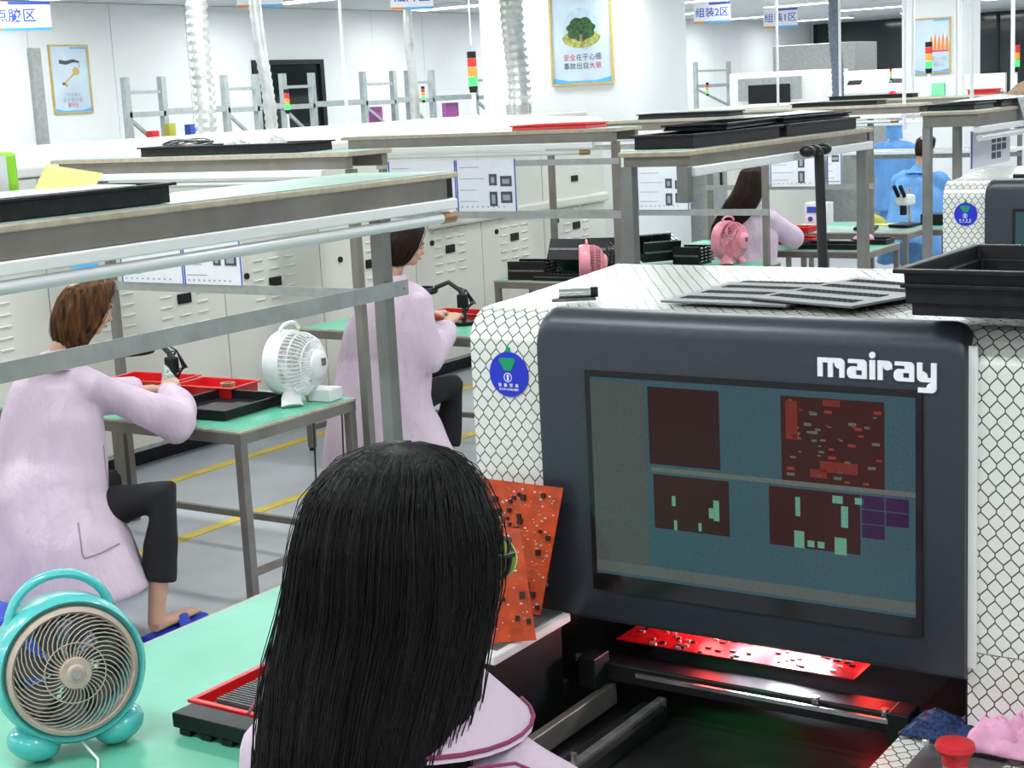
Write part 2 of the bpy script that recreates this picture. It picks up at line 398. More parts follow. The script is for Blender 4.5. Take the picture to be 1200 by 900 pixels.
tower('white-stemmed signal tower at the right edge of the frame', -4.33, 15.55, 2.03, .80, .192)
tower('tiny signal tower by the dark far windows', -7.25, 20.2, 2.0, .45, .28)
# plinth machines under the free standing towers (cabinets behind the oven)
def cabinet(label, x0, x1, y0, y1, z1, m='oven', name='machine_cabinet'):
    t = thing(name, label, 'machine', ((x0+x1)/2, y0, 0)); w = (x1-x0)/2; dd = y1-y0
    MB().box(-w, w, 0, dd, .08, z1).build('body', m, t, bevel=.015)
    MB().box(-w+.03, w-.03, .03, dd-.03, 0, .08).build('plinth', 'dark', t)
    MB().box(-w+.08, w-.08, -.006, 0, .2, z1-.25).build('door', 'alu', t)
    MB().box(w-.16, w-.14, -.03, -.006, z1*.5, z1*.5+.2).build('handle', 'dark', t)
    return t
cabinet('low cream machine hidden behind the oven below the left ducts', -8.7, -8.15, 7.9, 9.8, 1.70)
cabinet('low cream machine behind the oven, left part, below the grey shelf racks', -10.6, -9.1, 10.2, 14.4, 1.72)
cabinet('low cream machine behind the oven beside the pillar', -8.6, -7.8, 16.5, 19, 1.78)
cabinet('long white machine in the far hall before the dark window', -9.9, -7.0, 19.6, 20.3, 1.72, 'ovenw')
cabinet('cream machine under the widest foil duct', -8.75, -7.95, 12.3, 13.5, 1.86)

# grey shelf racks against the left wall
def shelfrack(label, y, n_x=-11.0, w=.46, h=2.39, cross=True, beam_to=None):
    t = thing('steel_rack', label, 'rack', (n_x, y, 0), 0)
    for yv in (0, w): MB().box(-.03, .03, yv-.03, yv+.03, 0, h).build('upright', 'galv', t)
    MB().bar((0, 0, h-.14), (0, w, h-.14), .03).build('cross_bar', 'galv', t)
    MB().box(-.03, .03, 0, w, 2.02, 2.07).build('cross_bar', 'galv', t)
    if cross: MB().bar((0, .03, 2.0), (0, w-.05, 1.72), .03).build('diagonal_brace', 'galv', t)
    if label.endswith('key poster'): MB().box(-.05, .3, 0, beam_to-.05, 1.80, 1.82).build('shelf_deck', 'kraft', t)
    if beam_to: MB().box(-.025, .025, w+.03, beam_to, 2.03, 2.09).build('shelf_beam', 'galv', t)
    return t
shelfrack('grey steel rack frame right of the key poster', 10.30, beam_to=1.28)
shelfrack('grey steel rack frame between the two left ducts', 11.61, beam_to=.84)
shelfrack('grey steel rack frame before the dark door', 12.48, beam_to=1.30)
shelfrack('grey steel rack frame right of the dark door', 13.81, beam_to=.8, w=.55)
shelfrack('grey steel rack frame left of the large signal tower', 14.64, beam_to=1.3)
shelfrack('grey steel rack frame behind the large signal tower', 15.99, w=.6, beam_to=.8)
shelfrack('grey steel rack frame in the gap right of the tree poster pillar', 22.4, n_x=-11.2, w=1.2, h=2.42)
for (y, l) in ((14.05, 'purple card under the rack beam right of the dark door'), (15.55, 'purple card beside the large signal tower')):
    tag(MB().box(-11.1, -11.04, y-.13, y+.13, 1.72, 2.0).build('card_box', 'purple'), l, 'box')
for y, l, m, z in ((11.0, 'blue labelled box on the shelf below the leftmost duct', 'bluec', 1.91), (10.72, 'olive cap on the shelf left of the blue box', 'olive', 1.93), (10.5, 'small red item inside the leftmost rack frame', 'red', 1.87)):
    tag(MB().box(-10.95, -10.87, y-.04, y+.05, 1.82, z+.02).build('storage_box', m, bevel=.005), l, 'box')

# hanging thin rods (cable drops)
for x, y, z0, z1, l in ((-10, 12.27, 1.6, CEIL, 'thin white cable conduit dropping to the machine right of the dark door'), (-7.9, 11.46, 2.5, CEIL, 'thin wire hanging above the large signal tower'),
                 (-7.8, 17.8, 1.5, CEIL, 'white cable conduit left of the first window'), (-6.85, 17.4, 1.5, CEIL, 'white cable conduit left of the dark grey duct'), (-6.05, 17.6, 1.5, CEIL, 'white cable conduit right of the dark grey duct'),
                 (-5.55, 17.6, 1.5, CEIL, 'white cable conduit third from the flame poster'), (-4.55, 13.0, 1.6, CEIL, 'white cable conduit crossing the left of the flame poster'), (-4.1, 13.4, 1.6, CEIL, 'white cable conduit crossing the right of the flame poster'), (-3.45, 12.3, 1.6, CEIL, 'white cable conduit at the right edge beside a signal tower')):
    tag(MB().cyl((x, y, z0), (x, y, z1), .006 if 'wire' in l else .016, 10).build('cable_conduit', 'white'), l, 'conduit')

# ------------------------------------------------------------------ posters and hanging signs
def poster(label, Mx, w, h, kind):
    t = thing('framed_poster', label, 'poster', (0,0,0)); t.matrix_world = Mx
    MB().box(-w/2, w/2, -h/2, h/2, 0, .012).build('print', 'poster', t)
    b = .022*h/.9
    f = MB()
    for a in ((-w/2-b, w/2+b, h/2, h/2+b), (-w/2-b, w/2+b, -h/2-b, -h/2), (-w/2-b, -w/2, -h/2, h/2), (w/2, w/2+b, -h/2, h/2)): f.box(a[0], a[1], a[2], a[3], 0, .025)
    f.build('frame', 'gold', t)
    Z = .0125
    def D(m, pts, z=Z, n='printed_shape'): return MB().poly([(x, y, z) for x, y in pts], .0006).build(n, m, t)
    D('skyb', [(w*.05-(.05 if kind == 'tree' else 0)*0, h*.46), (w*.48, h*.46), (w*.48, h*.485), (w*.05, h*.485)])
    D('skyb', [(-w/2, -h/2), (w/2, -h/2), (w/2, -h*.44), (w*.25, -h*.475), (-w*.25, -h*.475), (-w/2, -h*.44)])
    if kind == 'tree':
        mb = MB(); disc(mb, 0, w*.31, Matrix.Translation((0, h*.06, Z))); mb.build('globe_print', 'glob', t)
        mb = MB(); mb.poly([(w*.3*math.cos(a), h*.06-w*.31*abs(math.sin(a))*1.0+0, Z+.001) for a in [PI*k/20 for k in range(21)]]+[(-w*.3, h*.10-w*.0, Z+.001), (w*.3, h*.10, Z+.001)], .0006).build('field_print', 'field', t) if False else None
        pts = [(w*.33*math.cos(a), -h*.02+w*.16*math.sin(a)) for a in [PI+PI*k/16 for k in range(17)]]+[(w*.20, h*.05), (-w*.20, h*.05)]
        D('field', pts, Z+.0008)
        pts = [((w*.24+.02*w*math.sin(9*a))*math.cos(a), h*.06+(w*.17+.015*w*math.sin(7*a))*math.sin(a)) for a in [2*PI*k/48 for k in range(48)]]
        D('leaf', pts, Z+.0016, 'tree_print')
        D('kraft', [(-w*.03, -h*.07), (w*.03, -h*.07), (w*.02, 0), (-w*.02, 0)], Z+.0024)
        s = w*.105
        y1, y2 = -h*.235, -h*.325
        for i, ch in enumerate('安全在于心细'): text(ch, s, 'redp' if i < 2 else 'dprint', t, Matrix.Translation((-w*.27+i*s*1.05, y1, Z+.001)))
        for i, ch in enumerate('事故出自大意'): text(ch, s, 'redp' if i > 3 else 'dprint', t, Matrix.Translation((-w*.27+i*s*1.05, y2, Z+.001)))
    elif kind == 'key':
        MB().tube([(-w*.28, h*.27, Z), (-w*.1, h*.25, Z), (w*.1, h*.28, Z), (w*.26, h*.26, Z), (w*.26, h*.18, Z)], [(.03*h, .001), (.03*h, .001), (.025*h, .001), (.015*h, .001), (.01*h, .001)], 8, sec=(0,1,0)).build('ribbon_print', 'dprint', t)
        mb = MB(); disc(mb, 0, w*.09, Matrix.Translation((w*.16, h*.12, Z+.001)))
        mb.bar((w*.14, h*.10, Z+.001), (-w*.24, -h*.09, Z+.001), .02, .001); mb.bar((-w*.24, -h*.05, Z+.001), (-w*.1, -h*.1, Z+.001), .028, .001)
        mb.build('key_print', 'gold', t)
        text('工作有要点', w*.09, 'gprint', t, Matrix.Translation((0, -h*.24, Z+.001)))
        text('安全是关键', w*.11, 'gprint', t, Matrix.Translation((0, -h*.32, Z+.001)))
        text('要牢记', w*.10, 'redp', t, Matrix.Translation((0, -h*.40, Z+.001)))
    else:
        for i in range(5):
            x = w*(-.02+i*.11); D('orange', [(x-w*.05, -h*.08), (x+w*.05, -h*.08), (x+w*.04, h*.1), (x+w*.01, h*.2+.03*(i % 2)), (x-w*.03, h*.08)], Z+.0005*(1+i % 2), 'flame_print')
        D('redp', [(-w*.1, -h*.12), (w*.48, -h*.12), (w*.48, -h*.09), (-w*.1, -h*.09)], Z+.002)
        text('多一份', w*.15, 'gprint', t, Matrix.Translation((w*.2, -h*.26, Z+.001)))
        text('细心', w*.15, 'gprint', t, Matrix.Translation((w*.2, -h*.36, Z+.001)))
    return t
poster('gold framed poster of a key on a ribbon on the left wall', onleft(XW+.001, 12.29, 2.475), .53, .73, 'key')
poster('large gold framed poster of a tree in a globe on the near pillar', front(-8.865, 14.997, 2.66), .74, 1.03, 'tree')
poster('gold framed poster of orange flames on the far white pillar', front(-6.30, 18.997, 2.39), .44, .63, 'flame')
def hsign(label, txt, x, y, z, w, h, rz):
    t = thing('hanging_sign', label, 'sign', (x, y, z), rz)
    MB().box(-w/2, w/2, 0, .006, -h/2, h/2).build('board', 'paper', t)
    MB().box(-w*.08, w/2, -.002, 0, h*.40, h*.5).build('header_stripe', 'bluec', t)
    MB().box(-w*.2, w/2, -.002, 0, -h*.5, -h*.4).build('footer_stripe', 'skyb', t)
    MB().box(-w*.5, -w*.2, -.002, 0, -h*.5, -h*.4).build('footer_stripe', 'orange', t)
    text(txt, h*.5, 'bluec', t, front(0, -.001, 0), bold=.001)
    for s in (-1, 1): MB().cyl((s*w*.42, .003, h/2), (s*w*.42, .003, CEIL-z), .003, 6).build('hanging_wire', 'white', t)
    return t
hsign('white hanging sign with blue writing 点胶区 at the top left corner', '点胶区', -9.95, 8.25, 2.84, .56, .22, 1.15)
hsign('white hanging sign cut off by the top edge above the thin left duct', '印刷区', -9.4, 10.45, 3.02, .40, .22, .9)
hsign('white hanging sign cut off by the top edge left of the large signal tower', '贴片区', -9.1, 12.25, 3.02, .42, .24, .9)
hsign('white hanging sign reading 组装2区 right of the pillar', '组装2区', -8.7, 17.9, 2.93, .46, .24, .25)
hsign('white hanging sign reading 组装1区 further right', '组装1区', -9.1, 20.9, 2.93, .48, .26, .25)

# ------------------------------------------------------------------ workbenches and overhead racks
def bench(label, x0, x1, y0, y1, top='green', z=.75, rail=True, group=None):
    t = thing('workbench', label, 'workbench', (x0, y0, 0)); w = x1-x0; dd = y1-y0; th = .045
    MB().box(0, w, 0, dd, z-.012, z-.002).build('board', 'wood', t)
    MB().box(.012, w-.012, .012, dd-.012, z-.002, z).build('antistatic_mat', top, t)
    fr = MB(); fr.box(.004, w-.004, .004, th, z-.058, z-.012); fr.box(.004, w-.004, dd-th, dd-.004, z-.058, z-.012); fr.box(.004, th, th, dd-th, z-.058, z-.012); fr.box(w-th, w-.004, th, dd-th, z-.058, z-.012)
    fr.build('frame', 'steeld', t)
    for a in (.004, w-th):
        for b in (.004, dd-th):
            g = MB().box(a, a+.04, b, b+.04, .02, z-.058).build('leg', 'steeld', t, bevel=.003)
            MB().cyl((a+.02, b+.02, 0), (a+.02, b+.02, .02), .02, 12).build('foot', 'dark', g)
    if rail:
        MB().box(.01, .03, .044, dd-.044, .12, .15).build('foot_rail', 'steeld', t)
        MB().box(w-.03, w-.01, .044, dd-.044, .12, .15).build('foot_rail', 'steeld', t)
        MB().box(.044, w-.044, dd-.035, dd-.01, .12, .15).build('foot_rail', 'steeld', t)
    return t
bench('green topped steel workbench where the auburn haired woman works', -5.98, -4.40, 4.57, 5.33)
bench('green topped steel workbench beside the ponytailed woman in the middle', -6.15, -4.52, 6.95, 7.66)
bench('green topped steel workbench carrying black magazines near the oven', -6.27, -4.45, 9.22, 9.72)
bench('low brown edged workbench carrying magazines and a pink fan', -6.2, -4.65, 10.12, 10.62)
bench('workbench with trays right of the long haired woman', -6.0, -4.25, 11.35, 12.05)
bench('far workbench before the seated worker in blue', -5.7, -4.22, 13.10, 13.68)
bench('large green topped workbench at the lower left under the turquoise fan', -2.86, -1.93, .6, 3.9)
def rackX(label, x0, x1, y, sh0, sh1, zt=1.84, bar=1.22, lamp=True, lit=False, shd=.28, top='wood', z0=0, post='steeld'):
    """overhead rack running along x: posts stand just behind the bench"""
    t = thing('overhead_rack', label, 'rack', (0, y, 0))
    for x in (x0, x1): MB().box(x-.02, x+.02, -.0, .04, z0, zt-.075).build('post', post, t, bevel=.002)
    MB().box(sh0, sh1, -.03, shd, zt-.018, zt).build('shelf_board', 'wood', t)
    MB().box(sh0+.01, sh1-.01, -.02, shd-.01, zt, zt+.002).build('shelf_mat', 'greenp', t)
    MB().box(sh0+.05, sh1-.02, -.02, .02, zt-.072, zt-.018).box(sh0+.05, sh1-.02, shd-.05, shd-.01, zt-.072, zt-.018).build('shelf_frame', 'steeld', t)
    if lamp:
        lh = MB().box(sh0+.08, sh1-.14, -.055, -.015, zt-.105, zt-.073).build('lamp_housing', 'lampw', t, bevel=.004)
        MB().cyl((sh0+.13, -.035, zt-.128), (sh1-.23, -.035, zt-.128), .014, 12).build('lamp_tube', mat('lit_tube', (1, 1, 1), .3, emit=(.95, 1, 1), es=3) if lit else 'tube', t)
        MB().cyl((sh1-.23, -.035, zt-.128), (sh1-.17, -.035, zt-.128), .0155, 12).build('tube_cap', 'brass', t)
        MB().cyl((sh0+.09, -.035, zt-.128), (sh0+.13, -.035, zt-.128), .0155, 12).build('tube_cap', 'brass', t)
    if bar: MB().box(x0-.03, x1+.03, -.006, 0, bar-.022, bar+.022).build('cross_bar', 'alu', t)
    MB().box(x0-.03, x1+.03, -.006, 0, zt-.20, zt-.165).build('cross_bar', 'alu', t)
    return t
rackX('steel overhead rack behind the auburn haired woman, its shelf holding a long black tray', -5.95, -4.37, 5.345, -6.26, -4.34, 1.842)
rackX('steel overhead rack behind the ponytailed woman, with a red tray on its shelf', -6.02, -4.36, 7.68, -6.30, -4.33, 1.842, bar=1.36)
rackX('steel overhead rack over the magazines bench, third along the oven', -6.07, -4.38, 9.74, -6.2, -4.3, 1.835, bar=1.19)
rackX('steel overhead rack beyond the long haired woman, fourth along the oven', -5.95, -4.52, 12.1, -6.0, -4.1, 1.83, bar=1.19)
rackX('far steel overhead rack with a lit lamp behind the workers in blue', -6.3, -4.25, 15.4, -6.3, -3.6, 1.83, bar=1.25, lit=True)
far_rack = [o for o in C.objects if o.get('label', '').startswith('far steel overhead rack')][0]
for z in (1.58, 1.30): MB().box(-6.0, -4.15, -.5, .06, z, z+.025).build('light_bar', 'lampw', far_rack)

def rackY(label, xs0, xs1, y0, y1, zt, px, pys, bar=None, bary=(0, 1), post=.04, z0=0, lamp=True, fh=.06, tube=True):
    t = thing('overhead_rack', label, 'rack', (xs1, y0, 0)); w = xs1-xs0; L = y1-y0
    for (x, y, zb, zz) in pys: MB().box(x-post/2-xs1, x+post/2-xs1, y-post/2-y0, y+post/2-y0, zb, zz).build('post', 'steel', t, bevel=.003)
    MB().box(-w, 0, 0, L, zt-.018, zt).build('shelf_board', 'wood', t, bevel=.004)
    MB().box(-w+.01, -.012, .01, L-.01, zt, zt+.003).build('shelf_mat', 'greenp', t)
    MB().box(-.045, -.005, .03, L-.06, zt-.018-fh, zt-.018).box(-w+.005, -w+.045, .03, L-.06, zt-.018-fh, zt-.018).box(-w+.045, -.045, .03, .07, zt-.018-fh, zt-.018).build('shelf_frame', 'steeld', t)
    MB().box(-.045, -.005, L-.06, L-.03, zt-.018-fh, zt-.018).build('end_cap', 'dark', t)
    if lamp:
        MB().box(-.03, .012, .04, L-.03, zt-.052-fh, zt-.020-fh).build('lamp_housing', 'lampw', t, bevel=.004)
        if tube: MB().cyl((-.005, .06, zt-.078-fh), (-.005, L-.1, zt-.078-fh), .0165, 16).build('lamp_tube', 'tube', t)
        if tube: MB().cyl((-.005, L-.1, zt-.078-fh), (-.005, L-.035, zt-.078-fh), .0185, 16).build('tube_cap', 'brass', t)
    if bar: MB().box(.022, .028, bary[0]-y0, bary[1]-y0, bar-.023, bar+.023).cyl((.028, bary[1]-y0-.02, bar), (.032, bary[1]-y0-.02, bar), .006, 8).build('cross_bar', 'alu', t)
    return t
rackY('nearest steel overhead rack with pale green shelf, crossing the left of the view', -3.27, -2.845, .8, 4.02, 1.823, 0, ((-2.865, 3.63, .752, 1.745), (-2.865, 1.2, .752, 1.745)), 1.503, (.9, 3.69), post=.044)
rackY('steel overhead rack behind the machine hood, loaded with stacked black trays', -2.62, -2.36, 4.64, 6.36, 1.842, 0, ((-2.595, 4.67, 0, 1.792), (-2.385, 4.67, 1.67, 1.792), (-2.385, 6.30, 0, 1.792)), post=.042, fh=.034, tube=False)
rackY('steel overhead rack at the far right with trays and papers, near the second machine', -2.66, -2.37, 7.83, 9.9, 1.862, 0, ((-2.63, 7.86, 0, 1.784), (-2.6, 8.25, 0, 1.784), (-2.40, 9.8, 0, 1.784)), post=.042)
t = thing('lamp_pole', 'black cable wrapped pole with clamps at the rack behind the machine hood', 'pole', (-2.30, 5.62, 0))
MB().tube([(0, 0, 0), (.012, .0, .6), (-.006, 0, 1.0), (.01, 0, 1.35), (0, 0, 1.79)], .019, 12).build('pole', 'cable', t)
MB().ell((-.0, -.05, 1.79), .03, .03, .022).ell((0, -.11, 1.79), .03, .03, .022).ell((0, .05, 1.79), .03, .03, .022).build('clamp_knobs', 'dark', t)

# instruction boards hung on racks
def board(label, x, y, z, w, h, pics, edge='bluec'):
    t = thing('instruction_board', label, 'board', (x, y, z))
    MB().box(0, w, 0, .006, -h, 0).build('sheet', 'paper', t)
    MB().box(w-.008, w, -.001, 0, -h, 0).build('edge_stripe', edge, t)
    MB().box(-.004, .004, -.001, 0, -h, 0).build('edge_stripe', edge, t)
    pr = MB()
    for i in range(4): pr.box(.04*w, .5*w*(.6+.4*R.random()), -.001, 0, -h*(.14+.22*i)-.004, -h*(.14+.22*i))
    for i in range(9): pr.box(w*(.05+.09*i), w*(.05+.09*i)+.012, -.001, 0, -h*.9-.008, -h*.9)
    pr.build('printed_lines', 'gprint', t, kind='stuff')
    for (a, b, c_, d2) in pics:
        p = MB().box(a*w, b*w, -.002, 0, -d2*h, -c_*h).build('printed_photo', 'dprint', t)
        MB().box((a+.035)*w, (b-.035)*w, -.003, -.002, -(d2-.05)*h, -(c_+.06)*h).build('photo_highlight', 'gprint', p)
    return t
pics4 = ((.55, .68, .28, .50), (.74, .93, .32, .52), (.55, .68, .62, .90), (.74, .93, .62, .84))
board('white instruction board behind the auburn haired woman, left sheet', -5.84, 5.335, 1.47, .42, .23, ())
board('white instruction board behind the auburn haired woman, right sheet with two photos', -5.41, 5.335, 1.47, .37, .23, ((.52, .65, .3, .6), (.72, .92, .3, .6)))
tag(MB().box(-6.2, -5.93, 5.32, 5.33, 1.40, 1.43).box(-6.2, -6.0, 5.32, 5.33, 1.30, 1.33).build('blue_header_strip', 'skyb'), 'sky blue header strip above the auburn haired woman', 'sign')
board('white instruction board left of the one with four photos, behind the ponytailed woman', -5.95, 7.67, 1.685, .50, .30, ())
board('white instruction board with four dark photos behind the ponytailed woman', -5.44, 7.67, 1.685, .42, .305, pics4)
board('white instruction board with four dark photos left of the long haired woman', -5.34, 9.725, 1.51, .40, .30, pics4)
board('white instruction board with two stacked photos right of the long haired woman', -5.37, 12.08, 1.475, .44, .28, ((.55, .68, .1, .45), (.55, .68, .55, .9)))
board('narrow white sheet behind the microscopes at the fourth rack', -4.87, 12.08, 1.47, .12, .26, ((.3, .8, .1, .3), ))
t = thing('instruction_board', 'white instruction board hung under the far right rack above the second machine', 'board', (-2.6, 8.47, 1.735))
MB().box(0, .006, 0, .74, -.20, 0).build('sheet', 'paper', t)
MB().box(.006, .008, 0, .02, -.20, 0).build('edge_stripe', 'bluec', t)
for a in range(3):
    for b in range(3 - (a == 2)): MB().box(.006, .009, .38+b*.1, .45+b*.1, -.08-a*.045, -.045-a*.045).build('printed_photo', 'dprint', t)

# ------------------------------------------------------------------ trays
def tray(label, x, y, z, L, Wd, h, m='esd', rz=0, group=None, name='tray', fill=None, cat='tray', tilt=0):
    t = thing(name, label, cat, (x, y, z), rz, group)
    if tilt: t.rotation_euler = (tilt, 0, rz)
    mb = MB(); fl = h*.28; th = .004; rim = .014
    def ring(a, b, zz): return [(-a, -b, zz), (a, -b, zz), (a, b, zz), (-a, b, zz)]
    a, b = L/2, Wd/2
    rings = [ring(a-fl, b-fl, 0), ring(a-rim, b-rim, h-.006), ring(a-rim*.7, b-rim*.7, h-.006), ring(a, b, h-.008), ring(a, b, h), ring(a-rim-.001, b-rim-.001, h), ring(a-fl-th, b-fl-th, th)]
    v = [p for g in rings for p in g]; f = [(3, 2, 1, 0)]
    for i in range(len(rings)-1):
        for k in range(4):
            j = (k+1) % 4; f.append((i*4+k, i*4+j, i*4+4+j, i*4+4+k))
    n = (len(rings)-1)*4; f.append((n, n+1, n+2, n+3))
    mb.add(v, f).build('shell', m, t, bevel=.002)
    return t
Z1 = 1.845
tray('long black tray on the shelf above the auburn haired woman, heaped with parts', -5.20, 5.52, Z1, 1.02, .28, .045)
tray('red tray on the shelf above the ponytailed woman', -4.80, 7.82, Z1, .52, .26, .03, 'red')
tray('black tray on the third rack shelf behind the near trays', -5.0, 9.9, 1.838, .72, .26, .035)
tray('black tray on the fourth rack shelf below the white far machine', -4.85, 12.28, 1.833, .75, .24, .035)
tb = 1.846
tray('lowest long black tray on the rack behind the machine hood, near end', -2.49, 5.08, tb, .25, .74, .048)
tray('lowest long black tray on the rack behind the machine hood, far end', -2.49, 5.86, tb, .25, .74, .048)
tray('upper black tray laid skewed on the stack behind the machine hood', -2.52, 5.25, tb+.052, .25, .62, .022, rz=.12)
tray('top black tray with papers at the far end of the stack behind the hood', -2.50, 5.86, tb+.052, .22, .6, .02, rz=-.06)
tag(MB().poly([(-2.6, 5.6, tb+.075), (-2.42, 5.62, tb+.078), (-2.44, 6.12, tb+.076), (-2.58, 6.1, tb+.082)], .002).build('paper_sheet', 'paper'), 'white paper lying on the top tray behind the machine hood', 'paper')
tray('black tray on the nearest rack shelf holding the yellow paper', -3.02, 2.42, 1.828, .30, .82, .05)
tray('black tray on the far right rack', -2.52, 8.05, 1.867, .26, .36, .03)
tag(MB().poly([(-2.66, 8.3, 1.90), (-2.36, 8.25, 1.905), (-2.36, 9.1, 1.90), (-2.64, 9.1, 1.915)], .002).poly([(-2.358, 8.5, 1.905), (-2.355, 8.75, 1.905), (-2.35, 8.62, 1.77)], .002, (1,0,0)).build('plastic_film', 'bag'), 'white plastic film spilling over the shelf of the far right rack', 'bag')
tray('black tray under the plastic film on the far right rack', -2.51, 8.75, 1.867, .27, .9, .03)
tray('black tray on the bench beside the turned-away auburn haired woman', -4.81, 4.90, .752, .40, .42, .045, rz=.04)
tray('red tray behind the auburn haired woman\'s hands, left', -5.55, 5.20, .752, .42, .22, .05, 'red', rz=.1)
tray('red divided tray beside the white desk fan', -5.10, 5.17, .752, .36, .22, .055, 'red', rz=.05)
tray('red tray beside the magnifier of the ponytailed woman', -5.3, 7.53, .752, .5, .2, .045, 'red')
tray('upper red tray on the bench right of the long haired woman', -5.05, 11.85, .84, .3, .2, .05, 'red')
tray('lower red tray on the bench right of the long haired woman', -5.03, 11.84, .752, .34, .24, .05, 'red')
tray('black tray with green boards at the front of the fourth bench', -4.62, 11.55, .752, .5, .28, .04)
tray('black tray further back on the fourth bench', -4.42, 11.9, .752, .3, .22, .04)
# tray contents
def lump(name, label, cat, x, y, z, rx, ry, rz_, m, seed=0, amp=.25):
    mb = MB().ell((0, 0, 0), rx, ry, rz_, seg=20, rings=12)
    mb.v = [tuple(Vector(v)*(1+amp*noise.noise(Vector(v)*14/max(rx, .05)*.06+Vector((seed, 0, 0))))) for v in mb.v]
    mb.v = [(a, b, max(c, 0)) for a, b, c in mb.v]
    o = mb.build(name, m); o.location = (x, y, z); return tag(o, label, cat)
lump('parts_bag', 'clear crinkled bag of parts on the black shelf tray, right end', 'bag', -4.98, 5.52, Z1+.005, .12, .09, .07, 'bag', 3, .5)
lump('parts_bag', 'small white bag in the middle of the black shelf tray', 'bag', -5.2, 5.52, Z1+.005, .06, .07, .055, 'bag', 5, .5)
t = thing('cable_coil', 'pile of black bead chains and strips at the left of the black shelf tray', 'cable', (-5.5, 5.52, Z1+.006))
mb = MB()
for k in range(12):
    a0 = R.random()*6; pts = [((.15-.003*k)*math.cos(a)*(1+.1*math.sin(3*a+k)), .075*math.sin(a+a0*.1), .012+.004*k+.012*math.sin(a*2+k)) for a in [2*PI*i/20 for i in range(20)]]
    mb.tube(pts, .004, 5, closed=True)
mb.build('strips', 'grey', t, kind='stuff')
# near rack shelf items
tag(MB().box(-3.26, -3.18, 2.32, 2.60, 1.828, 1.975).build('parts_box', 'lime', bevel=.012), 'lime green box at the left edge on the nearest rack shelf', 'box')
bpy.data.objects['parts_box'].location = (0, 0, 0)
tag(MB().box(-3.179, -3.176, 2.34, 2.56, 1.84, 1.965).build('box_label_sheet', 'paper'), 'pale sheet on the front of the lime green box', 'paper')
tag(MB().poly([(-3.06, 2.54, 1.880), (-3.05, 2.72, 1.872), (-3.10, 2.80, 1.905), (-3.08, 2.60, 1.94)], .002, (.8, -.6, .1)).build('yellow_paper', 'ypaper'), 'yellow paper sheet standing out of the tray on the nearest rack', 'paper')
tag(MB().poly([(-3.12, 2.3, 1.882), (-2.95, 2.27, 1.876), (-2.93, 2.75, 1.876), (-3.1, 2.75, 1.879)], .0015).build('paper_sheet', 'paper'), 'white papers in the tray below the yellow sheet', 'paper')
# clutter on the far right shelf and far benches
lump('parts_pile', 'brown and gold heap of parts on the shelf at the far right edge', 'pile', -2.55, 9.5, 1.87, .12, .28, .09, 'kraft', 9, .6)
tag(MB().box(-5.13, -5.0, 15.45, 15.5, 1.835, 1.96).build('green_box', mat('light_green_card', (.2, .65, .35), .6), bevel=.003), 'small green box on the far shelf left of the plastic film', 'box')
tray('red tray near the brown heap on the far shelf', -4.62, 15.5, 1.835, .3, .2, .05, 'red')
tag(MB().box(-4.85, -4.45, 15.62, 15.67, 1.836, 2.03).build('white_box', 'white', bevel=.004), 'white box on the far shelf before the pillar foot', 'box')
tray('long black tray on the far rack shelf', -5.75, 15.5, 1.834, .9, .2, .04)
lump('rag', 'small red item on the far rack shelf', 'cloth', -5.55, 15.5, 1.84, .07, .05, .06, 'red', 2)

# ------------------------------------------------------------------ inspection machines
def rr(mb, x, y, w, h, z=0, th=.004): mb.box(x, x+w, y, y+h, z, z+th)
def logo(parent, x, y, z, xh):
    """lowercase word built from strokes, facing -y"""
    st = .27; T = front(x, y, z); th = .0035/xh
    def letter(boxes, discs):
        mb = MB()
        for i, (a, b, c_, d2) in enumerate(boxes): mb.box(a, c_, b, d2, -i*.003, th+i*.004)
        for i, (a, b, r) in enumerate(discs): disc(mb, 0, r, Matrix.Translation((a, b, -.02-i*.003)), 24, th+.01+i*.004)
        return mb
    adv = 0
    G = {'m': ([(0, 0, st, 1), (st, .76, 1.2, 1), (.57, 0, .57+st, .8), (1.2, 0, 1.2+st, .76)], [(1.2, .73, .27)], 1.62),
         'a': ([(.05, .80, .80, 1), (.80, 0, 1.05, .78), (.22, .44, .80, .62), (.24, 0, .80, .18), (0, .2, .24, .42)], [(.80, .75, .25), (.24, .38, .24), (.24, .24, .24)], 1.20),
         'i': ([(0, 0, .30, 1)], [(.15, 1.26, .165)], .43),
         'r': ([(0, 0, st, 1), (st, .76, .55, 1), (.5, .58, .76, .78)], [(.52, .76, .24)], .86),
         'y': ([(0, .30, st, 1), (.25, .02, .75, .24), (.72, -.30, 1.0, 1), (.05, -.52, .75, -.28)], [(.27, .29, .27), (.74, -.27, .26)], 1.0)}
    for ch in 'mairay':
        b, d2, w = G[ch]
        mb = letter(b, d2); mb.v = [tuple(T @ (Vector((p[0]+adv, p[1], p[2]))*xh)) for p in mb.v]
        mb.build('logo_letter', 'wprint', parent); adv += w
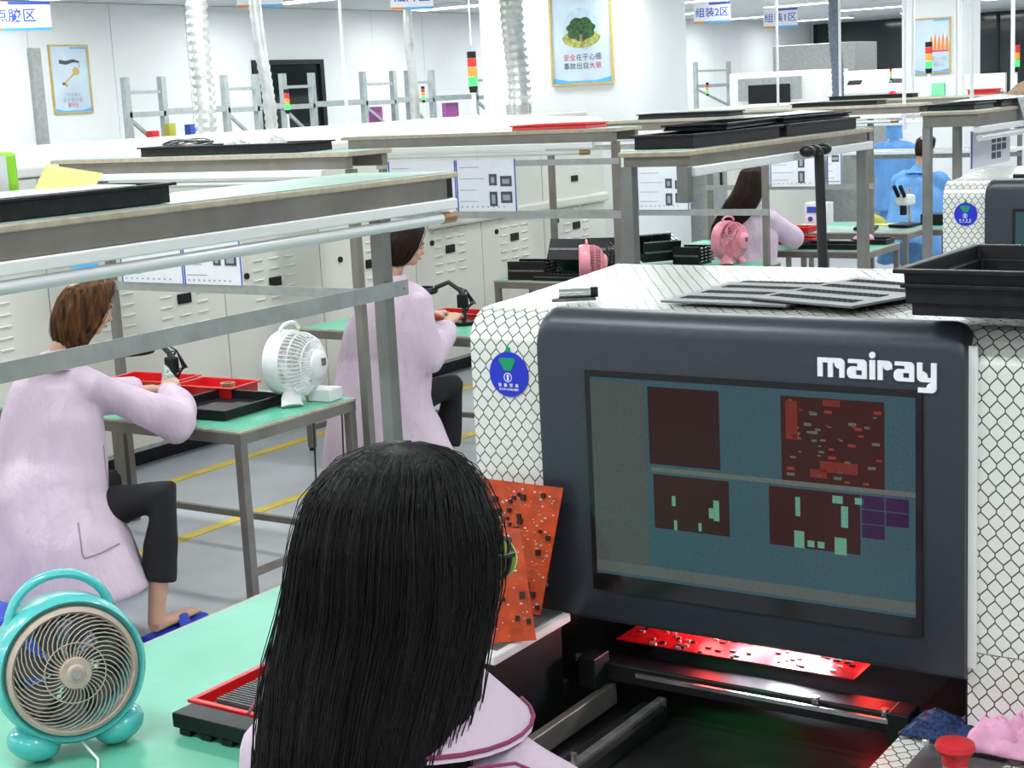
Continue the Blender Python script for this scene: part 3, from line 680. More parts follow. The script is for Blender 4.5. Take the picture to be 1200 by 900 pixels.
def machine(label, X, Y, full=True):
    t = thing('inspection_machine', label, 'machine', (X, Y, 0))
    # local: x from 0 (left side) to 1.30, front face y=0
    Wm = 1.24; D = .66
    # hood: rounded profile in (y,z)
    prof = []
    for i in range(9):
        a = PI/2*i/8; prof.append((.07-.07*math.cos(a), 1.555+.07*math.sin(a)))
    prof += [(.20, 1.628), (.45, 1.640), (.62, 1.648), (.66, 1.62), (.66, 1.06), (0, 1.06)]
    if True:
        n = len(prof); v = [(x, y, z) for x in (0, Wm) for y, z in prof]
        s = [0]
        for i in range(1, n): s.append(s[-1]+math.hypot(prof[i][0]-prof[i-1][0], prof[i][1]-prof[i-1][1]))
        base = {(round(p[0], 4), round(p[1], 4)): q for p, q in zip(prof, s)}
        def uv(co, nn):
            if abs(nn.x) > .8: return (co.y, co.z)
            q = base.get((round(co.y, 4), round(co.z, 4)), 0)
            if (round(co.y, 4), round(co.z, 4)) == (0, 1.06): q = -.495
            return (co.x, q)
        MB().add(v, [tuple(range(n)), tuple(range(2*n-1, n-1, -1))]+[(i, (i+1) % n, n+(i+1) % n, n+i) for i in range(n)]).build('hood', white_hex, t, uv=uv)
    MB().box(.01, Wm-.01, .0, D+.25, .10, .795).build('lower_cabinet', white_hex, t, uv=boxuv)
    MB().box(.0, .055, .0, D, .795, 1.058).build('side_body', white_hex, t, uv=boxuv)
    MB().box(1.022, Wm, .0, D, .795, 1.058).build('side_body', white_hex, t, uv=boxuv)
    MB().box(.055, 1.022, D-.02, D, .80, 1.058).build('chamber_back', 'dark', t)
    MB().box(.055, .059, .001, D-.02, .80, 1.058).build('chamber_side', 'dark', t)
    MB().box(1.018, 1.022, .001, D-.02, .80, 1.058).build('chamber_side', 'dark', t)
    MB().box(.059, 1.018, .0, D-.02, 1.05, 1.058).build('chamber_roof', 'dark', t)
    # charcoal front panel
    x0, x1 = .172, 1.022; z0, z1 = 1.012, 1.628; yf = -.018
    pr = [(yf, z0+.01), (yf+.006, z0), (.0, z0), (.0, 1.06), (-.0005, 1.061), (-.0005, 1.5), (.0, 1.56), (.035, 1.634), (.03, 1.636)]
    for i in range(9): a = PI/2*i/8; pr.append((.028-.046*math.sin(a), 1.590+.046*math.cos(a)))
    n = len(pr); v = []; xs = []
    rc = .032
    for k in range(7): xs.append((x0+rc-rc*math.cos(PI/2*k/6), rc-rc*math.sin(PI/2*k/6)))
    xs += [(x0+x1-a, b) for a, b in reversed(xs)]
    for x, dz in xs: v += [(x, y, z-(dz if z > 1.5 else 0)*min(1, (z-1.5)/.09)) for y, z in pr]
    m_ = len(xs); ff = [tuple(range(n)), tuple(range(m_*n-1, (m_-1)*n-1, -1))]
    for q in range(m_-1): ff += [(q*n+i, q*n+(i+1) % n, (q+1)*n+(i+1) % n, (q+1)*n+i) for i in range(n)]
    fp = MB().add(v, ff, True).build('front_panel', 'panel', t)
    MB().box(x1+.001, x1+.016, -.006, -.0002, z0+.02, 1.60).build('white_edge_trim', 'ovenw', t)
    sx0, sx1, sz0, sz1 = .293, .937, 1.115, 1.509
    MB().box(sx0-.012, sx1+.012, yf-.004, yf, sz0-.035, sz1+.012).build('screen_bezel', 'bezel', fp)
    def scr(n, c, es, a, b, c0, d0, lift=0, par=None):
        m = mat(n, tuple(q*.2 for q in c), .16, var=.35, scale=220, emit=c, es=es*.62, spec=.3)
        xx = sx0+(sx1-sx0)*a; x2 = sx0+(sx1-sx0)*b; zz = sz1-(sz1-sz0)*c0; z2 = sz1-(sz1-sz0)*d0
        return MB().box(xx, x2, yf-.0046-lift*.0004, yf-.004-lift*.0002, z2, zz).build('screen_area' if lift else 'screen', m, fp)
    scr('screen_dim_teal', (.045, .105, .13), .8, 0, 1, 0, 1)
    if full:
        scr('screen_list_grey', (.085, .10, .095), .75, 0, .185, .02, .97, 1)
        scr('screen_dark_red', (.045, .012, .010), .5, .195, .425, .03, .41, 1)
        scr('screen_dark_red2', (.055, .012, .010), .5, .205, .45, .46, .73, 1)
        scr('screen_board_red', (.07, .012, .008), .5, .615, .915, .03, .43, 1)
        scr('screen_dark_red3', (.065, .010, .010), .5, .575, .845, .46, .74, 1)
        scr('screen_strip', (.16, .17, .15), .7, .20, 1, .425, .447, 2)
        scr('screen_taskbar', (.11, .13, .12), .8, 0, 1, .93, .985, 2)
        for a, b in ((0, 0), (1, 0), (0, 1), (1, 1), (0, 2)): scr('screen_indigo', (.05, .015, .08), .6, .85+a*.068, .85+a*.068+.064, .46+b*.067, .46+b*.067+.062, 2)
        for a, b, w, h in ((.265, .56, .012, .05), (.40, .56, .018, .10), (.385, .60, .02, .05), (.27, .68, .01, .05), (.35, .68, .01, .04), (.655, .50, .014, .09), (.79, .52, .02, .10), (.765, .475, .03, .035), (.83, .475, .025, .03), (.65, .66, .03, .08), (.77, .67, .035, .08), (.69, .70, .02, .03), (.72, .70, .02, .03)):
            scr('screen_mint', (.16, .42, .30), .7, a, a+w, b, b+h, 2)
        for k in range(46):
            a = .625+.27*R.random(); b = .045+.36*R.random(); s = R.choice((.006, .01, .014))
            scr(*(('screen_scar', (.36, .05, .03), .6) if k % 3 == 0 else ('screen_specks', (.16, .18, .13), .6)), a, a+s*1.6, b, b+s, 2)
        for (a, b, w, h) in ((.63, .05, .035, .18), (.74, .035, .05, .03), (.73, .32, .11, .05), (.70, .36, .05, .04)): scr('screen_scar2', (.25, .03, .02), .6, a, a+w, b, b+h, 2)
        logo(fp, .760, yf-.0001, 1.536, .0338)
    # status disc
    cx, cz, r = .092, 1.507, .046
    cz = 1.498
    sd = MB(); disc(sd, 0, r, front(cx, -.0001, cz), 48, .003)
    sd = sd.build('status_disc', 'blue', t)
    mb = MB().poly([(cx-.018, -.0035, cz+.034), (cx-.022, -.0035, cz+.028), (cx-.009, -.0035, cz+.008), (cx+.007, -.0035, cz+.008), (cx+.018, -.0035, cz+.028), (cx+.014, -.0035, cz+.034)], .001, (0, -1, 0))
    mb.poly([(cx-.006, -.0005, cz+.045), (cx+.005, -.0005, cz+.045), (cx+.004, -.0005, cz+.055), (cx-.003, -.0005, cz+.058)], .002, (0, -1, 0)); mb.build('green_pointer', 'gtag', sd)
    mb = MB(); disc(mb, 0, .0095, front(cx-.002, -.0035, cz-.006), 24, .0006, .008)
    mb.poly([(cx-.006, -.0035, cz-.004), (cx+.002, -.0035, cz-.004), (cx-.002, -.0035, cz+.001)], .0006, (0, -1, 0)).poly([(cx-.004, -.0035, cz-.012), (cx+.0, -.0035, cz-.012), (cx+.0, -.0035, cz-.003), (cx-.004, -.0035, cz-.003)], .0006, (0, -1, 0)).build('white_emblem', 'wprint', sd)
    for i, ch in enumerate('设备状态'): text(ch, .0078, 'wprint', sd, front(cx-.022+i*.0135, -.0035, cz-.0225), bold=.0001)
    text('非工作人员禁止触摸', .0052, 'wprint', sd, front(cx-.001, -.0035, cz-.031))
    return t
mach = machine('near white inspection machine with printed wire mesh film, charcoal front and large dark screen', -1.81, 2.567)
# deck (open front) in world->local of machine: local x = X+1.83, y = Y-2.602
def lb(x0, x1, y0, y1, z0, z1): return MB().box(x0+1.81, x1+1.81, y0-2.567, y1-2.567, z0, z1)
lb(-.895, -.795, 2.567, 3.19, .80, .90).build('inner_deck', 'dark', mach)
lb(-.895, -.55, 1.95, 2.566, .66, .90).build('deck', white_hex, mach, uv=boxuv)
lb(-1.83, -1.755, 2.28, 2.566, .66, .90).build('left_deck', 'dark', mach)
lb(-1.755, -.897, 1.95, 3.20, .66, .80).build('bed_floor', mat('black_bed', (.012, .012, .013), .35, var=.3), mach)
lb(-1.81, -1.585, 2.27, 2.546, 1.002, 1.02).build('left_ledge', 'lampw', mach, bevel=.003)
lb(-1.81, -1.62, 2.29, 2.566, .80, 1.002).build('ledge_support', 'dark', mach, bevel=.004)
lb(-1.80, -1.60, 2.30, 2.54, 1.02, 1.023).build('ledge_liner', 'grey', mach)
for k, x in enumerate((-1.66, -1.545, -1.43)):
    rl = lb(x, x+.018, 2.0, 2.62, .81, .845+.012*(k % 2)).build('guide_rail', 'grey' if k != 1 else 'steel', mach, bevel=.003)
    mb = MB()
    for i in range(6 if k == 0 else 3): mb.cyl((x+1.819, 2.1-2.567+i*.085, .845), (x+1.819, 2.1-2.567+i*.085, .862), .006, 10)
    mb.build('rail_screws', 'silver', rl)
lb(-1.46, -1.40, 2.0, 2.60, .80, .835).build('side_block', 'dark', mach, bevel=.004)
cr = lb(-1.62, -.93, 2.60, 2.66, .865, .905).build('cross_rail', 'dark', mach, bevel=.004)
MB().box(.36, .88, -.006, .0, .900, .908).build('rail_strip', 'silver', cr)
mb = MB()
for x in (.215, .26, .73, .865, .905): mb.cyl((x, .02, .905), (x, .02, .918), .008, 10)
mb.build('rail_bolts', 'silver', cr, kind='stuff')
for x in (.25, .90): MB().box(x-.02, x+.02, -.012, .05, .86, .925).build('rail_clamp', 'dark', cr, bevel=.003)
lb(-1.62, -.93, 2.95, 3.0, .865, .905).build('cross_rail', 'dark', mach)
for x in (.25, .9): MB().box(x-.02, x+.02, 0, .4, .80, .865).build('rail_support', 'dark', mach)
# red board being scanned, with the ring light above
ring = thing('ring_light', 'lit camera ring light inside the near machine opening', 'lamp', (-1.27, 2.86, 1.0))
MB().lathe([(.075, .0), (.11, .0), (.115, .05), (.07, .05), (.075, 0)], seg=32).build('housing', 'dark', ring)
MB().lathe([(.078, -.001), (.105, -.001)], seg=32).build('led_ring', mat('led_white', (1, 1, 1), .3, emit=(.8, .85, 1), es=25), ring)
for nm, cc, xx, ww in (('led_green', (.05, 1, .25), -1.62, .26), ('led_red', (1, .04, .04), -1.38, .2)):
    MB().tube([(xx+ww*i/10-(-1.27), .31+.02*math.cos(PI*i/10), 0) for i in range(11)], .006, 8).build(nm+'_arc', mat(nm, cc, .3, emit=cc, es=3), ring)
def plight(x, y, z, e, col, size=.03, spot=None):
    l = bpy.data.lights.new('machine_led', 'SPOT' if spot else 'POINT'); l.energy = e; l.color = col; l.shadow_soft_size = size
    if spot: l.spot_size = spot; l.spot_blend = .4
    o = bpy.data.objects.new('machine_led', l); C.objects.link(o); o.location = (x, y, z); return o
for (x, y, z, e, c_) in ((-1.22, 2.79, .985, 3.2, (.85, .9, 1)), (-1.40, 2.80, .975, 1.2, (1, .05, .05)), (-1.05, 2.80, .97, .8, (1, .04, .03)), (-1.20, 2.58, .93, .12, (.1, 1, .2))): pl = plight(x, y, z, e, c_)
pb = thing('circuit_board', 'red circuit board lit by the camera light on the near machine rail', 'circuit board', (-1.30, 2.765, .925))
MB().box(-.26, .26, -.085, .10, -.002, 0).build('substrate', 'pcbr', pb)
mb = MB(); mb2 = MB(); mb3 = MB()
for k in range(90):
    x, y, s = R.uniform(-.24, .24), R.uniform(-.08, .09), R.uniform(.002, .006)
    (mb if k % 2 else mb2).box(x-s, x+s*1.4, y-s*.6, y+s*.6, 0, .003)
mb.build('components', 'comp', pb, kind='stuff'); mb2.build('solder_pads', 'pad', pb, kind='stuff')
# emergency stop on its plate
pl = lb(-.84, -.70, 2.25, 2.50, .9002, .904).build('button_plate', 'grey', mach)
es = thing('emergency_stop', 'red mushroom emergency stop button on the near machine deck', 'button', (-.757, 2.40, .904), 0)
MB().lathe([(0, 0), (.021, 0), (.021, .022), (.0, .022)], seg=24).build('chrome_collar', 'silver', es)
MB().lathe([(0, .022), (.022, .022), (.022, .038), (.029, .042), (.033, .05), (.031, .058), (.018, .063), (0, .063)], seg=32).build('mushroom_head', 'redb', es)
o = MB().lathe([(0, 0), (.009, 0), (.009, .006), (.006, .012), (0, .013)], seg=16).build('push_button', 'silver'); o.location = (-.842, 2.505, .9); tag(o, 'small chrome knob behind the red emergency stop', 'button')
tag(MB().ell((0, 0, 0), .004, .004, .003, seg=10, rings=6).build('indicator_light', 'gon'), 'tiny green indicator light beside the emergency stop', 'indicator').location = (-.752, 2.42, .906)
tag(MB().box(0, .03, 0, .045, 0, .008).build('key_switch', 'silver', bevel=.002), 'small silver key switch right of the emergency stop', 'switch').location = (-.745, 2.36, .904)
# second machine
m2 = machine('second white inspection machine at the far right edge with charcoal front', -1.995, 6.15, full=False)
o = MB().box(0, .1, 0, .03, 0, .018).build('lid_handle', 'dark', m2, bevel=.004); o.location = (.26, .05, 1.632)
# things on the near hood: local hood height ~1.63
def stencil(label, pts, z):
    t = thing('stencil_plate', label, 'plate', (0,0,0))
    p = [Vector((x, y, z)) for x, y in pts]
    MB().poly(p, .005).build('plate', 'stencil', t, bevel=.001)
    a, b, d2 = p[0], p[1]-p[0], p[3]-p[0]
    mb = MB(); mb2 = MB()
    for i in range(4):
        for j in range(1):
            o_ = a+d2*(.08+.235*i)+b*.08
            for k in range(16):
                for q in range(2):
                    c_ = o_+b*(.052*k)+d2*(.055*q+.02)+Vector((0, 0, .0052)); mb.poly([c_, c_+b*.04, c_+b*.04+d2*.045, c_+d2*.045], .0006)
    mb.build('apertures', mat('matt_black_slot', (.008, .008, .008), .9), t, kind='stuff')
    return t
zt = 1.634
stencil('grey perforated stencil plate on the hood, the left one', [(-1.44, 2.70), (-1.17, 2.69), (-1.13, 2.98), (-1.42, 3.06)], zt)
stencil('grey perforated stencil plate on the hood, lying over the left one beside the trays', [(-1.26, 2.73), (-1.03, 2.66), (-.93, 2.93), (-1.17, 3.06)], zt+.007)
t = thing('metal_clamp', 'small silver cylinder clamp on the hood edge', 'clamp', (-1.64, 2.70, 1.632), .55)
MB().box(-.045, .045, -.012, .012, 0, .006).build('base_plate', 'grey', t)
MB().cyl((-.03, 0, .016), (.035, 0, .016), .010, 16).build('cylinder', 'silver', t)
MB().cyl((.035, 0, .016), (.05, 0, .016), .011, 16).build('end_cap', 'dark', t)
tray('upper black tray of the pair stacked on the right of the hood', -.64, 2.69, 1.675, .50, .40, .06, rz=-.03)
tray('lower black tray of the pair stacked on the right of the hood', -.64, 2.69, 1.655, .48, .385, .055, rz=-.03)
# cloths beside the deck
def cloth(name, label, m, x, y, z, lx, ly, hh, seed):
    n = 26; v = []; f = []
    for i in range(n+1):
        for j in range(n+1):
            a, b = i/n-.5, j/n-.5; e = max(0, 1-(2*max(abs(a), abs(b)))**4)
            v.append((a*lx*(1+.12*noise.noise(Vector((a*3, b*3, seed)))), b*ly*(1+.12*noise.noise(Vector((b*3, a*3, seed+5)))), hh*e*(.55+.6*noise.noise(Vector((a*5, b*5, seed)))+.2*noise.noise(Vector((a*14, b*14, seed))))))
    for i in range(n):
        for j in range(n): k = i*(n+1)+j; f.append((k, k+n+1, k+n+2, k+1))
    b0 = len(v)
    o = MB().add(v, f, True).build(name, m); o.location = (x, y, z)
    s = o.modifiers.new('s', 'SOLIDIFY'); s.thickness = .004
    return tag(o, label, 'cloth')
cloth('speckled_cloth', 'navy speckled cloth at the corner of the machine deck', 'navy', -.815, 2.565, .906, .15, .11, .03, 1)
cloth('pink_cloth', 'pink cloth lying at the right edge on the machine deck', 'pinkc', -.70, 2.60-.06, .915, .15, .12, .06, 4)

# orange boards leaning on the left ledge
def pcb(label, corners, seed):
    t = thing('circuit_board', label, 'circuit board', corners[0])
    c0, c1, c2_, c3 = (Vector(c) for c in corners); nn = (c1-c0).cross(c3-c0).normalized(); corners = [c0, c1, c2_-nn*(c2_-c0).dot(nn), c3]
    o_ = Vector(corners[0]); p = [Vector(c)-o_ for c in corners]; u = p[1]-p[0]; w = p[3]-p[0]; n = u.cross(w).normalized()
    if n.y > 0: n = -n
    MB().poly([q-n*.0008 for q in p], .0016, n).build('substrate', 'pcb', t)
    rr2 = random.Random(seed); a = MB(); b = MB(); c2 = MB()
    for k in range(330):
        x, y = rr2.uniform(.04, .96), rr2.uniform(.04, .96); s = rr2.choice((.002, .003, .005))
        if k % 5 == 0 and s > .002:
            q = (p[0]*(1-x)+p[1]*x)*(1-y)+(p[3]*(1-x)+p[2]*x)*y; s = rr2.uniform(.004, .008); a.bar(q, q+n*.006, s*1.3, s*1.6)
        elif k % 5 in (1, 2):
            q = (p[0]*(1-x)+p[1]*x)*(1-y)+(p[3]*(1-x)+p[2]*x)*y; b.bar(q, q+n*.002, s, s*.6)
        else:
            q = (p[0]*(1-x)+p[1]*x)*(1-y)+(p[3]*(1-x)+p[2]*x)*y; c2.bar(q, q+n*.0012, s*2.4, .0007)
    a.build('components', 'comp', t, kind='stuff'); b.build('solder_pads', 'pad', t, kind='stuff'); c2.build('printed_traces', 'kraft', t, kind='stuff')
pcb('larger orange circuit board leaning upright against the machine side', [(-1.76, 2.485, 1.026), (-1.618, 2.485, 1.030), (-1.578, 2.53, 1.284), (-1.783, 2.53, 1.286)], 1)
pcb('front orange circuit board leaning beside the woman\'s glasses', [(-1.74, 2.24, 1.025), (-1.555, 2.37, 1.025), (-1.620, 2.43, 1.222), (-1.79, 2.31, 1.25)], 2)
# support wedge under the boards

# ------------------------------------------------------------------ turquoise fan
def ringfan():
    f = Vector((.78, -.62, 0))+Vector((.84, .55, 0))*.20; rz = math.atan2(f.x, -f.y)   # local -Y faces f
    t = thing('desk_fan', 'turquoise round desk fan with beige grille on the near green bench', 'fan', (-2.50, 2.035, .752), rz)
    T = Matrix.Translation((0, 0, .178)) @ Matrix.Rotation(-.10, 4, 'X')
    def P(mb): return mb.xf(T)
    r = .155
    P(MB().lathe([(r*.86, -.035), (r*.93, -.05), (r*.985, -.035), (r, 0), (r*.99, .05), (r*.93, .085), (r*.85, .09), (r*.84, .04), (r*.86, -.035)], axis='Y', seg=64)).build('housing', 'teal', t)
    P(MB().lathe([(r*.76, -.046), (r*.80, -.056), (r*.855, -.05), (r*.865, -.035), (r*.80, -.03), (r*.76, -.046)], axis='Y', seg=64)).build('grille_ring', 'beige', t)
    g = MB(); n = 38; Rr = r*.775; R0 = r*.19
    for k in range(n):
        a0 = 2*PI*k/n; pts = []
        for i in range(9):
            q = i/8; rad = R0+(Rr-R0)*q; a = a0+.95*q*q+.1*q
            pts.append((rad*math.sin(a), -.052-.016*math.cos(q*PI/2), rad*math.cos(a)))
        g.tube(pts, .0014, 5)
    P(g).build('grille_wires', 'beige', t)
    q = .33; P(MB().tube([(r*.40*math.sin(a), -.066, r*.40*math.cos(a)) for a in [2*PI*i/40 for i in range(40)]], .0013, 5, closed=True)).build('inner_ring', 'beige', t)
    P(MB().lathe([(0, -.078), (r*.10, -.078), (r*.13, -.074), (r*.20, -.074), (r*.215, -.068), (r*.215, -.058)], axis='Y', seg=32)).build('hub_cap', 'beige', t)
    P(MB().lathe([(0, -.086), (.010, -.086), (.012, -.08), (.012, -.076)], axis='Y', seg=20)).build('centre_screw', 'silver', t)
    b = MB()
    for k in range(7):
        a0 = 2*PI*k/7; v = []; fc = []
        for i in range(6):
            rad = .03+i*.017
            for s in (0, 1):
                a = a0+.25*i/5+s*.62; v.append((rad*math.sin(a), -.005+s*.025, rad*math.cos(a)))
        for i in range(5): fc.append((2*i, 2*i+1, 2*i+3, 2*i+2))
        b.add(v, fc, True)
    P(b).build('blades', 'blade', t)
    P(MB().lathe([(0, -.03), (.032, -.03), (.035, .03), (.0, .04)], axis='Y', seg=24)).build('motor_hub', 'blade', t)
    bg = MB()
    for k in range(40):
        a = 2*PI*k/40; bg.tube([(R0*math.sin(a), .09, R0*math.cos(a)), (r*.6*math.sin(a+.2), .095, r*.6*math.cos(a+.2)), (r*.86*math.sin(a+.3), .085, r*.86*math.cos(a+.3))], .0016, 5)
    for rad in (.3, .5, .7): bg.tube([(r*rad*math.sin(a), .094, r*rad*math.cos(a)) for a in [2*PI*i/40 for i in range(40)]], .0016, 5, closed=True)
    P(bg).build('rear_grille', 'teal', t)
    P(MB().lathe([(r*.84, .088), (r*.86, .075), (r*.55, .08), (r*.55, .092), (r*.84, .088)], axis='Y', seg=40)).build('rear_ring', 'blade', t)
    P(MB().tube([(.105*math.cos(a)*1.0, .02, .095+.098*math.sin(a)) for a in [PI*.05+PI*.9*i/16 for i in range(17)]], [(.014, .010)]*17, 12, sec=(0,1,0))).build('carry_handle', 'teal', t)
    for s in (-1, 1):
        M = Matrix.Rotation(s*-.35, 3, 'Y')
        MB().ell((s*.088, -.015, .038), .055, .05, .037, M=Matrix.Rotation(-s*.35, 4, 'Y') , seg=24, rings=14).build('foot', 'teal', t)
    MB().tube([(0, -.03, .03), (.02, -.1, .004), (.0, -.18, .003), (-.06, -.3, .003)], .0028, 8).build('power_cord', 'wprint', t)
    return t
ringfan()

def deskfan(label, x, y, z, rz, s, m):
    t = thing('desk_fan', label, 'fan', (x, y, z), rz)
    T = Matrix.Translation((0, 0, .17*s)) @ Matrix.Scale(s, 4); r = .14
    def P(mb): return mb.xf(T)
    P(MB().lathe([(r*.88, -.05), (r*.95, -.06), (r, -.045), (r*1.01, 0), (r*.97, .02), (r*.9, .02), (r*.88, -.05)], axis='Y', seg=40)).build('front_ring', m, t)
    g = MB()
    for k in range(44):
        a = 2*PI*k/44; g.tube([(rad*math.sin(a), yy_, rad*math.cos(a)) for rad, yy_ in ((r*.95, .02), (r*.93, .06), (r*.82, .095), (r*.6, .12), (r*.35, .135))], .0022, 5)
    for rad, yy_ in ((r*.93, .06), (r*.7, .11)): g.tube([(rad*math.sin(a), yy_, rad*math.cos(a)) for a in [2*PI*i/36 for i in range(36)]], .003, 5, closed=True)
    P(g).build('rear_cage', m, t)
    P(MB().lathe([(r*.45, .105), (r*.42, .14), (r*.3, .155), (0, .16)], axis='Y', seg=30)).build('motor_cover', m, t)
    P(MB().box(-.012, .012, .158, .165, -.005, .025)).build('switch', 'grey', t)
    g = MB()
    for k in range(26):
        a = 2*PI*k/26; g.tube([(.02*math.sin(a), -.055, .02*math.cos(a)), (r*.9*math.sin(a+.5), -.055, r*.9*math.cos(a+.5))], .002, 5)
    P(g).build('front_grille', m, t)
    b = MB()
    for k in range(5):
        a = 2*PI*k/5; b.add([(.02*math.sin(a), 0, .02*math.cos(a)), (.11*math.sin(a), 0, .11*math.cos(a)), (.11*math.sin(a+.8), .03, .11*math.cos(a+.8)), (.02*math.sin(a+.8), .02, .02*math.cos(a+.8))], [(0, 1, 2, 3)])
    P(b).build('blades', m, t)
    P(MB().tube([(.07*math.cos(a), .0, r*.98+.035*math.sin(a)) for a in [PI*i/12 for i in range(13)]], (.008), 8)).build('carry_handle', m, t)
    for q in (-1, 1):
        MB().tube([(q*.05*s, .03*s, .05*s), (q*.08*s, .04*s, .025*s), (q*.09*s, .05*s, .0)], [(.03*s, .04*s), (.03*s, .045*s), (.034*s, .05*s)], 12).build('foot', m, t)
    return t
deskfan('white desk fan with ribbed rear cage on the auburn haired woman\'s bench', -4.60, 5.14, .752, -1.45, 1.05, 'white')
deskfan('pink desk fan in profile just above the machine hood', -5.23, 8.8, .80, -1.0, .85, 'pink')
tag(MB().box(-5.4, -5.05, 8.6, 8.98, .02, .80).build('stool', 'dark', bevel=.01), 'dark stool carrying the pink fan, hidden behind the machine hood', 'stool')
deskfan('pink desk fan seen from behind in front of the long haired woman', -4.98, 10.42, .752, -1.75, 1.02, 'pink')

# ------------------------------------------------------------------ magazines (slotted board carriers)
def magazine(label, x, y, z, rz, rx=0, L=.40, Wd=.27, h=.12, n=16):
    t = thing('board_magazine', label, 'magazine', (x, y, z), rz)
    if rx: t.rotation_euler = (rx, 0, rz)
    MB().box(-L/2, L/2, -Wd/2, Wd/2, 0, .01).box(-L/2, -L/2+.01, -Wd/2, Wd/2, .01, h*.3).build('base_plate', 'dark', t)
    for s in (-1, 1):
        mb = MB()
        mb.box(-L/2, L/2, s*(Wd/2-.006)-.004, s*(Wd/2-.006)+.004, .01, h)
        for k in range(n): mb.box(-L/2+.01+k*(L-.02)/n, -L/2+.01+(k+.5)*(L-.02)/n, s*(Wd/2-.022)-.012, s*(Wd/2-.022)+.012, .01, h)
        mb.build('slotted_side', 'dark', t)
        MB().box(-L/2+.01, L/2-.01, s*(Wd/2)-.002, s*(Wd/2)+.003, h*.45, h*.55).build('silver_strip', 'grey', t)
    mb = MB()
    for k in range(5):
        for q in range(4): mb.box(L/2-.002, L/2+.006, -Wd/2+.02+q*.065, -Wd/2+.055+q*.065, .02+k*h/5.5, .02+k*h/5.5+.008)
    mb.build('end_teeth', 'silver', t)
    return t
magazine('black slotted magazine tilted behind the pink fan, larger of two', -5.72, 9.56, .82, .1, -.5, .46, .26, .16)
magazine('black slotted magazine at the left of the magazines bench', -6.02, 9.36, .752, .1, 0, .3, .2, .13)
magazine('flat black slotted magazine in front of the larger tilted one', -5.7, 9.33, .752, .0, 0, .5, .16, .05)
magazine('black slotted magazine beyond the hood left of the steel post', -5.95, 10.36, .752, .3, -.3, .34, .24, .17)
magazine('black slotted magazine with silver teeth beyond the hood, right of the steel post', -5.55, 10.36, .80, .9, .25, .3, .2, .15)
magazine('small slotted magazine in front of the long haired woman', -5.27, 10.4, .752, 0, 0, .22, .2, .13)
# black slotted magazine & red frame lying on the near bench
tray('red tray on the near green bench under the black ribbed plate', -2.17, 2.53, .752, .46, .54, .042, 'red')
t = thing('ribbed_plate', 'black ribbed plate lying in the red tray on the near green bench', 'plate', (-2.15, 2.50, .775))
MB().box(-.19, .19, -.22, .22, 0, .016).build('base_plate', 'dark', t, bevel=.002)
mb = MB()
for k in range(42): mb.box(-.185, .185, -.215+k*.0103, -.215+k*.0103+.004, .016, .024)
mb.build('ribs', 'grey', t, kind='stuff')
t = thing('toothed_rail', 'black toothed rail in front of the red tray on the near green bench', 'rail', (-2.13, 2.215, .752))
MB().box(-.24, .24, -.03, .03, .012, .045).build('bar', 'dark', t, bevel=.003)
for k in range(8): MB().box(-.22+k*.06, -.19+k*.06, -.03, .03, 0, .012).build('tooth', 'dark', t)
# ------------------------------------------------------------------ bench-top clutter
def magnifier(label, x, y, z, rz, s=1):
    t = thing('magnifier_lamp', label, 'lamp', (x, y, z), rz)
    MB().cyl((0, 0, 0), (0, 0, .02), .06*s, 20).build('base', 'dark', t)
    MB().tube([(0, 0, .02), (.01, 0, .12*s), (-.01, 0, .20*s), (-.08*s, 0, .25*s), (-.16*s, 0, .22*s)], .014*s, 10).build('arm', 'cable', t)
    MB().lathe([(.075*s, -.01), (.10*s, -.015), (.11*s, 0), (.10*s, .02), (.08*s, .02), (.075*s, -.01)], c=(-.26*s, 0, .20*s), seg=30).build('ring_head', 'dark', t)
    MB().lathe([(0, .004), (.078*s, 0)], c=(-.26*s, 0, .20*s), seg=30).build('lens', 'lens', t)
    MB().box(-.03, .03, -.02, .02, .10*s, .18*s).build('joint_block', 'dark', t, bevel=.006)
    mb = MB()
    for k in range(4): mb.tube([(.0, .02, .05+.02*k), (.04+.01*k, .03, .12), (.02, .02, .2), (-.03, .02, .22-.03*k)], .004, 6)
    mb.build('cables', 'cable', t)
    return t
magnifier('black magnifier lamp at the auburn haired woman\'s hands', -5.33, 5.12, .752, .0, .95)
magnifier('black and white magnifier lamp right of the ponytailed woman', -5.2, 7.32, .752, .3, 1.0)
lump('parts_bag', 'clear plastic bag standing in the red tray beside the magnifier', 'bag', -5.22, 5.0, .755, .045, .04, .14, 'bag', 12, .5)
tag(MB().lathe([(0, 0), (.045, 0), (.05, .03), (.03, .035), (0, .03)], seg=20).build('glass_dish', mat('green_glass', (.05, .3, .22), .1)), 'small green glass dish on the bench before the plastic bag', 'dish').location = (-5.13, 4.93, .752)
tag(MB().lathe([(.02, 0), (.035, 0), (.035, .025), (.02, .025), (.02, 0)], seg=24).build('tape_roll', 'kraft'), 'tape roll in the red divided tray', 'tape').location = (-5.05, 5.19, .78)
tag(MB().poly([(-5.22, 4.80, .7525), (-5.05, 4.84, .7525), (-5.08, 4.95, .7525), (-5.24, 4.9, .7525)], .001).build('yellow_note', 'ypaper'), 'pale yellow note beside the auburn haired woman\'s elbow', 'paper')
tag(MB().box(-5.45, -5.27, 4.9, 5.02, .754, .768).build('keypad', 'white', bevel=.003), 'white ribbed fixture under the auburn haired woman\'s hands', 'fixture')
t = thing('white_box', 'white box with a yellow corner at the bench end by the white fan', 'box', (-4.50, 5.235, .752), .1)
MB().box(-.06, .06, -.05, .05, 0, .055).build('carton', 'white', t, bevel=.004); MB().box(-.075, -.06, -.045, .02, 0, .02).build('yellow_insert', mat('amber_plastic', (.7, .45, .02), .4), t)
